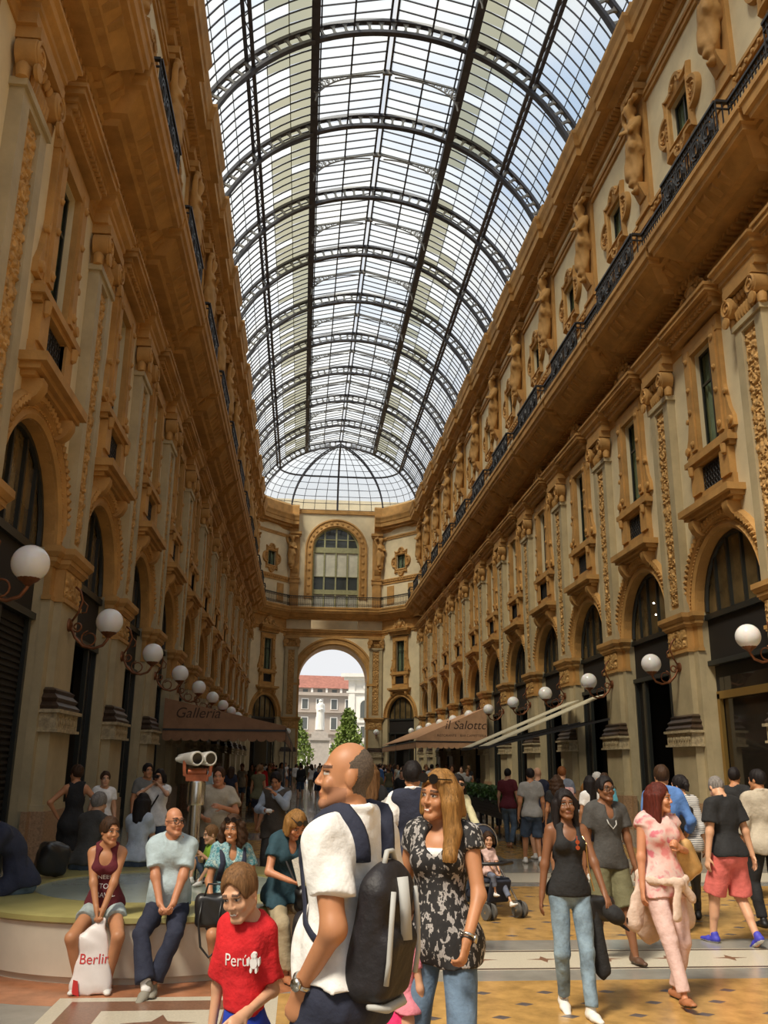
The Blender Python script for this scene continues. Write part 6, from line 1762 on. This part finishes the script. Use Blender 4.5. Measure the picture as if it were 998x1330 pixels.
MB().tube([(-.24,.08,.60),(-.22,-.18,.62),(0,-.26,.62),(.22,-.18,.62),(.24,.08,.60)], .022, 8).build('front_bar', blackp, st, smooth=True)
F = Field((-.35,-.45,.1), (.35,.5,1.15), .015)
F.rbox((0,-.02,.42), (.19,.17,.03), .025, .02); F.rbox((0,.20,.66), (.19,.03,.28), .028, .03, 'add', rotm(-.35,0,0)); F.rbox((0,-.20,.30), (.16,.02,.14), .018, .03, 'add', rotm(.3,0,0)); F.rbox((0,.12,.24), (.19,.16,.06), .04, .03)
F.build('seat_cloth', seatcloth, st)
F = Field((-.35,-.35,.6), (.35,.6,1.2), .013); F.ell((0,.26,.82), (.235,.30,.25), .02); F.ell((0,.22,.80), (.212,.275,.225), .01, 'sub'); F.cut((0,.10,.80), (0,-1,-.55)); F.cut((0,0,.74), (0,0,-1)); F.build('hood', seatcloth, st)
MB().tube([(-.225,.13,.80)]+[(.225*cos(a),.13,.84+.215*sin(a)) for a in [pi-pi*i/12 for i in range(13)]]+[(.225,.13,.80)], .012, 6).build('hood_hoop', alu, st, smooth=True)
person('child', 'toddler with dark hair in a pale pink top riding in the stroller', (-.21,11.73,0), 22, .90,
    dict(sex='f', bust=0, pel=(0,-.04,.96), feet=[(.22,-.62,.34,10,-20),(-.10,-.42,.55,-6,-10)], hs=1.5, shw=.14, limb=.95, girth=1.0, lean=-6, hands=((.08,-.36,1.0),(-.06,-.36,1.0)), head=(-24,10,0)),
    'fair', ('bob', HB, {}), (fab('shell_pink',(.66,.45,.40)), dict(sleeve=1.0)), (fab('blue_grey',(.14,.16,.22)), dict(leg=1.6)), (sh_white, WHITE_SOLE), h=.016, hf=.011, fine=False)

# ------------------------------------------------------------------ awnings
def awning(name, label, side, y0, y1, xw, xo, zw, zo, m, mv, text=None, tm=None, sub=None):
    s = 1 if side == 'right' else -1
    r = empty(name, (s*xw, y0, 0)); tag(r, label, 'awning')
    X = lambda x: s*(x-xw)
    mb = MB(); L = y1-y0
    mb.loft([[(X(xw),0,zw),(X(xo),0,zo),(X(xo),0,zo-.03),(X(xw),0,zw-.03)],[(X(xw),L,zw),(X(xo),L,zo),(X(xo),L,zo-.03),(X(xw),L,zw-.03)]]); mb.build('canopy', m, r)
    side_p = MB(); side_p.prism([(X(xw),zw-.02),(X(xo),zo-.01),(X(xo),zo-.12),(X(xw),zo-.12)], -.02, .0); sp = side_p.build('side_panel', m, r)
    def val(a, b):
        a, b = Vector(a), Vector(b); n = max(3, int((b-a).length/.28)); d = (b-a)/n; mbv = MB(); nrm = Vector((d.y,-d.x,0)).normalized()*.012
        for i in range(n):
            p = a+d*i; pts = [p, p+d]+[p+d*(.5+.5*cos(t))+Vector((0,0,-.22-.10*sin(t))) for t in [pi*k/6 for k in range(7)]]
            mbv.loft([[tuple(q+nrm) for q in pts],[tuple(q-nrm) for q in pts]])
        return mbv.build('scalloped_valance', mv, r)
    val((X(xw),-.01,zo-.18),(X(xo),-.01,zo-.18)); val((X(xo),0,zo-.18),(X(xo),L,zo-.18))
    mb = MB(); mb.bar((X(xw),-.02,zo-.15),(X(xo),-.02,zo-.15),.05,.06); mb.bar((X(xo),0,zo-.15),(X(xo),L,zo-.15),.05,.06)
    for k in range(3): mb.bar((X(xo),L*(k+.01)/2.02,zo-.15),(X(xo),L*(k+.01)/2.02,.0),.05)
    mb.build('awning_frame', iron, r)
    if text:
        g_ = _Flat(); g_.Fw = np3((0,-1,0)); g_.Lf = np3((1,0,0)); g_.U = np3((0,0,1))
        for (tx, sz, px_, pz_, sh) in text:
            o = project_text(tx, g_, r, sp, tm, sz, (px_,0,pz_), name='awning_lettering')
            for v_ in o.data.vertices: v_.co.x += (v_.co.z-pz_)*sh
    return r
awn_brown = mat('brown_awning_cloth', (.30,.16,.085), .85, .15, 3); awn_tan = mat('tan_awning_cloth', (.50,.28,.15), .85, .12, 3); ink_d = mat('dark_brown_lettering', (.06,.03,.018), .8)
awning('cafe_awning', 'tan cafe awning lettered il Salotto with a scalloped valance', 'right', 46.5, 66, 6.95, 3.25, 4.65, 3.05, awn_tan, awn_tan, [('il Salotto', .62, -1.05, 3.72, .25), ('RISTORANTE', .17, -2.1, 3.2, 0), ('BAR', .17, -1.25, 3.2, 0), ('CAFFETTERIA', .17, -.55, 3.2, 0)], ink_d)
awning('cafe_awning', 'dark brown cafe awning with script lettering along the shaded arcade', 'left', 29.5, 58, 7.0, 3.12, 3.75, 2.92, awn_brown, awn_brown, [('Galleria', .46, 1.1, 3.28, .25)], ink_d)
cream = mat('cream_awning_cloth', (.62,.55,.38), .8, .06, 3)
for y0, wd, lab in ((27.6,1.5,'narrow cream fabric awning nearer the open shop door'), (30.6,1.5,'narrow cream fabric awning next to the tan cafe awning')):
    r = empty('fabric_awning', (6.95,y0,0)); tag(r, lab, 'awning')
    mb = MB(); A, B = (0,3.98),(-3.85,2.36)
    mb.loft([[(A[0],0,A[1]),(B[0],0,B[1]),(B[0],0,B[1]-.03),(A[0],0,A[1]-.03)],[(A[0],wd,A[1]),(B[0],wd,B[1]),(B[0],wd,B[1]-.03),(A[0],wd,A[1]-.03)]]); mb.build('fabric', cream, r)
    mb = MB(); mb.bar((B[0],-.05,B[1]-.06),(B[0],wd+.05,B[1]-.06),.07,.08); mb.bar((A[0],0,3.2),(B[0],.0,B[1]-.05),.06,.07); mb.bar((A[0],wd,3.2),(B[0],wd,B[1]-.05),.06,.07); mb.build('folding_arm', iron, r)

# ------------------------------------------------------------------ cafe terrace: planters with hedges, menu stand, tables
def leaves(n, lo, hi, size, seed, shape='box'):
    g = np.random.RandomState(seed); lo = np.array(lo); hi = np.array(hi)
    if shape == 'box': P = g.uniform(lo, hi, (n,3))
    else:
        d = g.normal(size=(n,3)); d /= np.linalg.norm(d, axis=1)[:,None]; r = g.uniform(.45,1,(n,1))**.5; P = (lo+hi)/2+d*r*(hi-lo)/2
    A = g.normal(size=(n,3)); A /= np.linalg.norm(A, axis=1)[:,None]; B = np.cross(A, g.normal(size=(n,3))); B /= np.linalg.norm(B, axis=1)[:,None]
    s = size*g.uniform(.6,1.3,(n,1)); V = np.stack([P-A*s, P+B*s*.5, P+A*s, P-B*s*.5], 1).reshape(-1,3)
    return V
def leaf_obj(name, V, m, parent):
    me = bpy.data.meshes.new(name); n = len(V)//4
    me.from_pydata([tuple(p) for p in V], [], [(4*i,4*i+1,4*i+2,4*i+3) for i in range(n)]); me.materials.append(m); me.update(); return link(name, me, parent)
hedge_m = mat('hedge_leaf', (.045,.10,.018), .55, .5, 9); tree_m = mat('tree_leaf', (.14,.20,.035), .6, .45, 1.2)
plast = mat('dark_planter', (.02,.02,.02), .5)
hv = leaf_obj('hedge', leaves(900, (-.2,-.82,.82), (.2,.82,1.22), .07, 3), hedge_m, None); hme = hv.data; bpy.data.objects.remove(hv)
for k, y in enumerate((21.6,23.4,25.2,27.0,28.8)):
    r = empty('planter', (2.62+.03*k,y,0)); tag(r, 'dark cafe planter with a clipped green hedge edging the terrace', 'planter', 'hedge planters of the cafe terrace')
    mb = MB(); mb.box(-.2,.2,-.84,.84,.48,.9)
    for yy in (-.8,0,.8):
        for x in (-.18,.18): mb.box(x-.02,x+.02,yy-.02,yy+.02,0,.48)
    mb.build('planter_box', plast, r)
    for i in range(5): MB().box(-.215,-.2,-.84,.84,.50+.08*i,.555+.08*i).build('slat', plast, r)
    o = link('hedge', hme, r); o['kind'] = 'stuff'
r = empty('menu_stand', (2.85,20.2,0), radians(-8)); tag(r, 'dark menu stand with a white sheet at the terrace corner', 'sign')
MB().box(-.17,.17,-.02,.02,.1,1.15).build('stand_panel', fab('plum',(.03,.02,.04)), r); MB().box(-.15,.15,-.03,-.02,.95,1.27).build('menu_sheet', mat('menu_paper',(.78,.78,.80),.5), r); MB().box(-.2,.2,-.15,.15,0,.1).build('stand_foot', plast, r)
for k, (x, y) in enumerate(((4.2,22.5),(4.6,25.0),(3.9,27.2),(4.8,29.5))):
    r = empty('cafe_table', (x,y,0)); tag(r, 'small round cafe table behind the hedge planters', 'table', 'cafe tables on the sunlit side')
    MB().lathe([(.0,.70),(.36,.70),(.36,.73),(.0,.73)], 20).build('table_top', white, r); MB().lathe([(.22,.0),(.22,.02),(.03,.05),(.03,.70),(.0,.70)], 12).build('pedestal', iron, r)

# ------------------------------------------------------------------ the distant crowd
SIT = dict(pel=(0,0,.55), feet=[(.12,-.42,.075),(-.12,-.42,.075)], hands=((.15,-.36,.72),(-.15,-.36,.72)))
WALK = dict(feet=[(.1,-.2,.075),(-.1,.18,.1,0,25)]); WALKB = dict(feet=[(.1,.18,.1,0,25),(-.1,-.2,.075)])
protos = []
n0 = len(bpy.data.objects)
for k, (sx, ps, hr, tp, bt) in enumerate((('m',WALK,('short',HK,{}),dict(sleeve=.6),dict()), ('f',WALKB,('long',HB,dict(length=.25)),dict(sleeve=.5),dict()), ('m',{},('short',HB,{}),dict(sleeve=1.8),dict(leg=.95,flare=.03)),
        ('f',WALK,('ponytail',HLB,dict(length=.2)),dict(sleeve=.3),dict(leg=.6,flare=.03)), ('m',SIT,('short',HK,{}),dict(sleeve=.6),dict()), ('f',SIT,('bob',HDB,{}),dict(sleeve=1.5),dict()))):
    root, f = person('person', 'x', (0,0,-50), 0, 1.75, dict(sex=sx, **ps), 'tan' if k % 2 else 'fair', hr, (white, tp), (denim_dark, bt), None, h=.03, hf=.024, fine=False, face=dict(eyes=False))
    protos.append(root)
COLS = [('white',white),('black',black),('navy',navy),('grey',grey),('red',red),('pale blue',lightblue),('beige',beige),('maroon',maroon),('olive',olive),('sky blue',skyblue)]
BOT = [denim_dark, navy, black, khaki, denim]
g = random.Random(11)
def crowd(k, x, y, rz, H, ci, lab, grp):
    r = copy_tree(protos[k]); r.location = (x,y,0); r.rotation_euler = (0,0,rz); r.scale = (H/1.75,)*3
    tag(r, lab, 'person', grp)
    for c in r.children:
        if c.name.startswith('shirt'): c.material_slots[0].link = 'OBJECT'; c.material_slots[0].material = COLS[ci][1]
        if c.name.startswith('trousers'): c.material_slots[0].link = 'OBJECT'; c.material_slots[0].material = g.choice(BOT)
used = []
tries = 0
while len(used) < 125 and tries < 4000:
    tries += 1
    y = g.uniform(24,76); x = g.uniform(-5.6,5.4)
    if -3.6 < x < -1.55 and y < 44: continue
    if y < 31 and x > 1.2: continue
    if y > 30 and (x < -3.0 and y < 58 and g.random() < .5): continue
    if any(hypot(x-a,y-b) < .75 for a,b in used): continue
    used.append((x,y)); ci = g.choice([0,0,1,1,1,2,2,3,3,4,5,6,7,8,8,9]); k = g.randrange(4)
    crowd(k, x, y, g.choice([0,pi])+g.uniform(-.5,.5), g.uniform(1.58,1.78), ci, 'distant walker in %s %s top among the crowd towards the great arch' % ('an' if COLS[ci][0] == 'olive' else 'a', COLS[ci][0]), 'crowd towards the great arch')
crowd(2, -4.0, 33.5, .3, 1.75, 4, 'person in a bright red top standing under the brown awning', None)
crowd(0, 2.15, 20.9, 2.6, 1.7, 7, 'person in a maroon top standing behind the menu stand', None)
for k, (x, y) in enumerate(((3.4,22.3),(4.9,22.7),(3.9,24.9),(5.3,25.2),(3.55,26.6),(4.6,27.4),(4.1,29.3),(5.5,29.6),(3.5,31.4),(4.6,31.9))):
    ch = empty('cafe_chair', (x,y,0), g.uniform(-3,3)); tag(ch, 'dark cafe chair occupied by a guest behind the hedge', 'chair', 'cafe chairs on the sunlit side')
    MB().box(-.21,.21,-.2,.2,.40,.44).build('seat', plast, ch)
    for q in (1,-1):
        for yy in (-.18,.18): MB().box(q*.18-.015,q*.18+.015,yy-.015,yy+.015,0,.40 if yy < 0 else .85).build('leg', plast, ch)
    MB().box(-.2,.2,.17,.19,.60,.85).build('backrest', plast, ch)
    ci = (0,1,6,7,3,0,1,5,0,2)[k]
    crowd(4+k % 2, x, y, ch.rotation_euler.z, 1.66, ci, 'seated cafe guest in a %s top behind the hedge planters' % COLS[ci][0], 'guests at the cafe terrace')
for p_ in protos:
    for c in list(p_.children): bpy.data.objects.remove(c)
    bpy.data.objects.remove(p_)

# ------------------------------------------------------------------ the square outside
marble = mat('white_marble', (.78,.77,.74), .6, .06, 2)
mon = empty('monument', (-.35,112,0)); tag(mon, 'white marble statue of a robed bearded man on a tall pedestal in the square', 'statue')
mb = MB()
for (h_, z0, z1) in ((3.2,0,.5),(2.4,.5,1.0),(1.15,1.0,4.4),(1.35,4.4,4.7),(1.0,4.7,5.3),(.75,5.3,5.5)): mb.box(-h_,h_,-h_,h_,z0,z1)
mb.build('pedestal', mat('pedestal_granite', (.44,.40,.37), .6, .1, 3), mon)
f = Fig(hands=((.08,-.22,1.2),(-.08,-.22,1.18)), head=(-20,14,0)); F = Field(*f.bounds(.25), .03); f.torso(F); f.head(F)
for i in (0,1): f.arm(F, i, grow=.025); f.hand(F, i, False)
F.cone((0,0,1.42), (0,.02,.05), .20, .27, .05, cap=True); F.ell(f.hp(0,-.05,-.10), (.05,.05,.08), .02); F.ell(f.hp(0,.01,.07), (.10,.11,.08), .02); F.folds(.014, (14,14,2), 1)
o = F.build('robed_figure', marble, mon); o.location = (0,0,5.5); o.scale = (2.15,)*3; sme = o.data
for q in ((1.9,-1.9),(-1.9,-1.9),(1.9,1.9),(-1.9,1.9)):
    o = link('disciple_figure', sme, mon, (q[0],q[1],1.0), g.uniform(-1,1), (1.35,)*3)
for k, (x, y, h_, w_, lab) in enumerate(((-3.5,104,7.2,5.0,'leafy green tree beside the statue nearer the shaded side'), (2.75,104,7.9,4.2,'pointed leafy green tree between the statue and the white palace'), (6.6,101,5.6,3.4,'low leafy tree in front of the white palace'), (-7.6,98,5.2,3.6,'low spreading tree at the edge of the square'))):
    r = empty('tree', (x,y,0)); tag(r, lab, 'tree')
    MB().tube([(0,0,0),(.1,0,1.6),(0,.1,h_*.6)], [.2,.16,.08], 8).build('trunk', mat('bark',(.12,.08,.05),.9), r)
    V = np.concatenate([leaves(700, (-w_/2*c_,-w_/2*c_,z0), (w_/2*c_,w_/2*c_,z1), .26, 20+k*5+j, 'ball') for j, (c_, z0, z1) in enumerate(((1,1.0,h_*.62),(.75,h_*.3,h_*.82),(.42,h_*.55,h_)))])
    leaf_obj('foliage', V, tree_m, r)['kind'] = 'stuff'
wallA = mat('beige_facade', (.42,.36,.31), .8, .06, 1); wallB = mat('white_facade', (.78,.76,.72), .8, .05, 1); tile = mat('red_roof_tile', (.30,.12,.085), .8, .25, 2); winA = mat('dull_window', (.10,.11,.11), .3)
A_ = empty('palace', (-12,146,0), radians(8)); tag(A_, 'long beige palace with red tiled roof and rows of windows behind the statue', 'building')
mb = MB(); mb.box(-6,26,0,10,0,12.4); mb.build('facade', wallA, A_)
for z, n_, h_ in ((9.6,.5,.3),(12.3,.6,.5),(6.2,.5,.3)): MB().box(-6.2,26.2,-n_,0,z,z+h_).build('string_course', wallA, A_)
MB().box(-6,26,-.1,.1,12.6,13.5).build('attic', wallA, A_)
mb = MB(); mb.prism([(-.5,13.5),(10,13.5),(5,16.0)], -6.4, 26.4, 'yz'); mb.build('roof', tile, A_)
for i in range(13):
    x = -4.5+2.4*i
    for z, h_ in ((2.0,2.6),(7.0,1.8),(10.2,1.5)):
        w_ = MB().box(x-.6,x+.6,-.12,.0,z-.1,z+h_+.15).build('window', wallB, A_); MB().box(x-.45,x+.45,-.14,-.12,z,z+h_).build('pane', winA, w_)
    MB().box(x-.4,x+.4,-.16,-.1,12.75,13.3).build('attic_window', winA, A_); MB().box(x+.9,x+1.25,-.35,-.1,12.6,13.5).build('attic_pier', wallB, A_)
MB().bar((4.2,6,15),(4.2,6,20.5),.12).build('roof_aerial', iron, A_)
B_ = empty('palace', (3.55,122,0), radians(-4)); tag(B_, 'white ornate palace with a deep cornice and arched windows beyond the great arch', 'building')
MB().box(0,20,0,14,0,13.2).build('facade', wallB, B_)
for z, n_, h_ in ((13.0,1.0,.45),(12.6,.6,.4),(10.9,.25,.25),(7.0,.35,.3),(4.6,.3,.25)): MB().box(-n_,20,-n_,0,z,z+h_).build('string_course', wallB, B_)
MB().box(.1,.9,-.18,0,0,12.6).build('corner_pilaster', wallB, B_)
for i in range(4):
    x = 2.3+3.2*i
    for z in (7.6,1.2,):
        w_ = MB().prism([(x-.9,z),(x+.9,z),(x+.9,z+1.7)]+arc(x,z+1.7,.9,0,180,8)[1:], -.16, 0).build('window', wallB, B_); MB().prism([(x-.65,z),(x+.65,z),(x+.65,z+1.7)]+arc(x,z+1.7,.65,0,180,8)[1:], -.2, -.16).build('pane', winA, w_)
    w_ = MB().box(x-.8,x+.8,-.15,0,4.95,6.7).build('window', wallB, B_); MB().box(x-.55,x+.55,-.18,-.15,5.05,6.5).build('pane', winA, w_)
    MB().lathe([(.0,-.3),(.3,-.28),(.25,-.15),(.0,-.1)], 12, (x,0,11.7), 'y').build('roundel', wallB, B_)
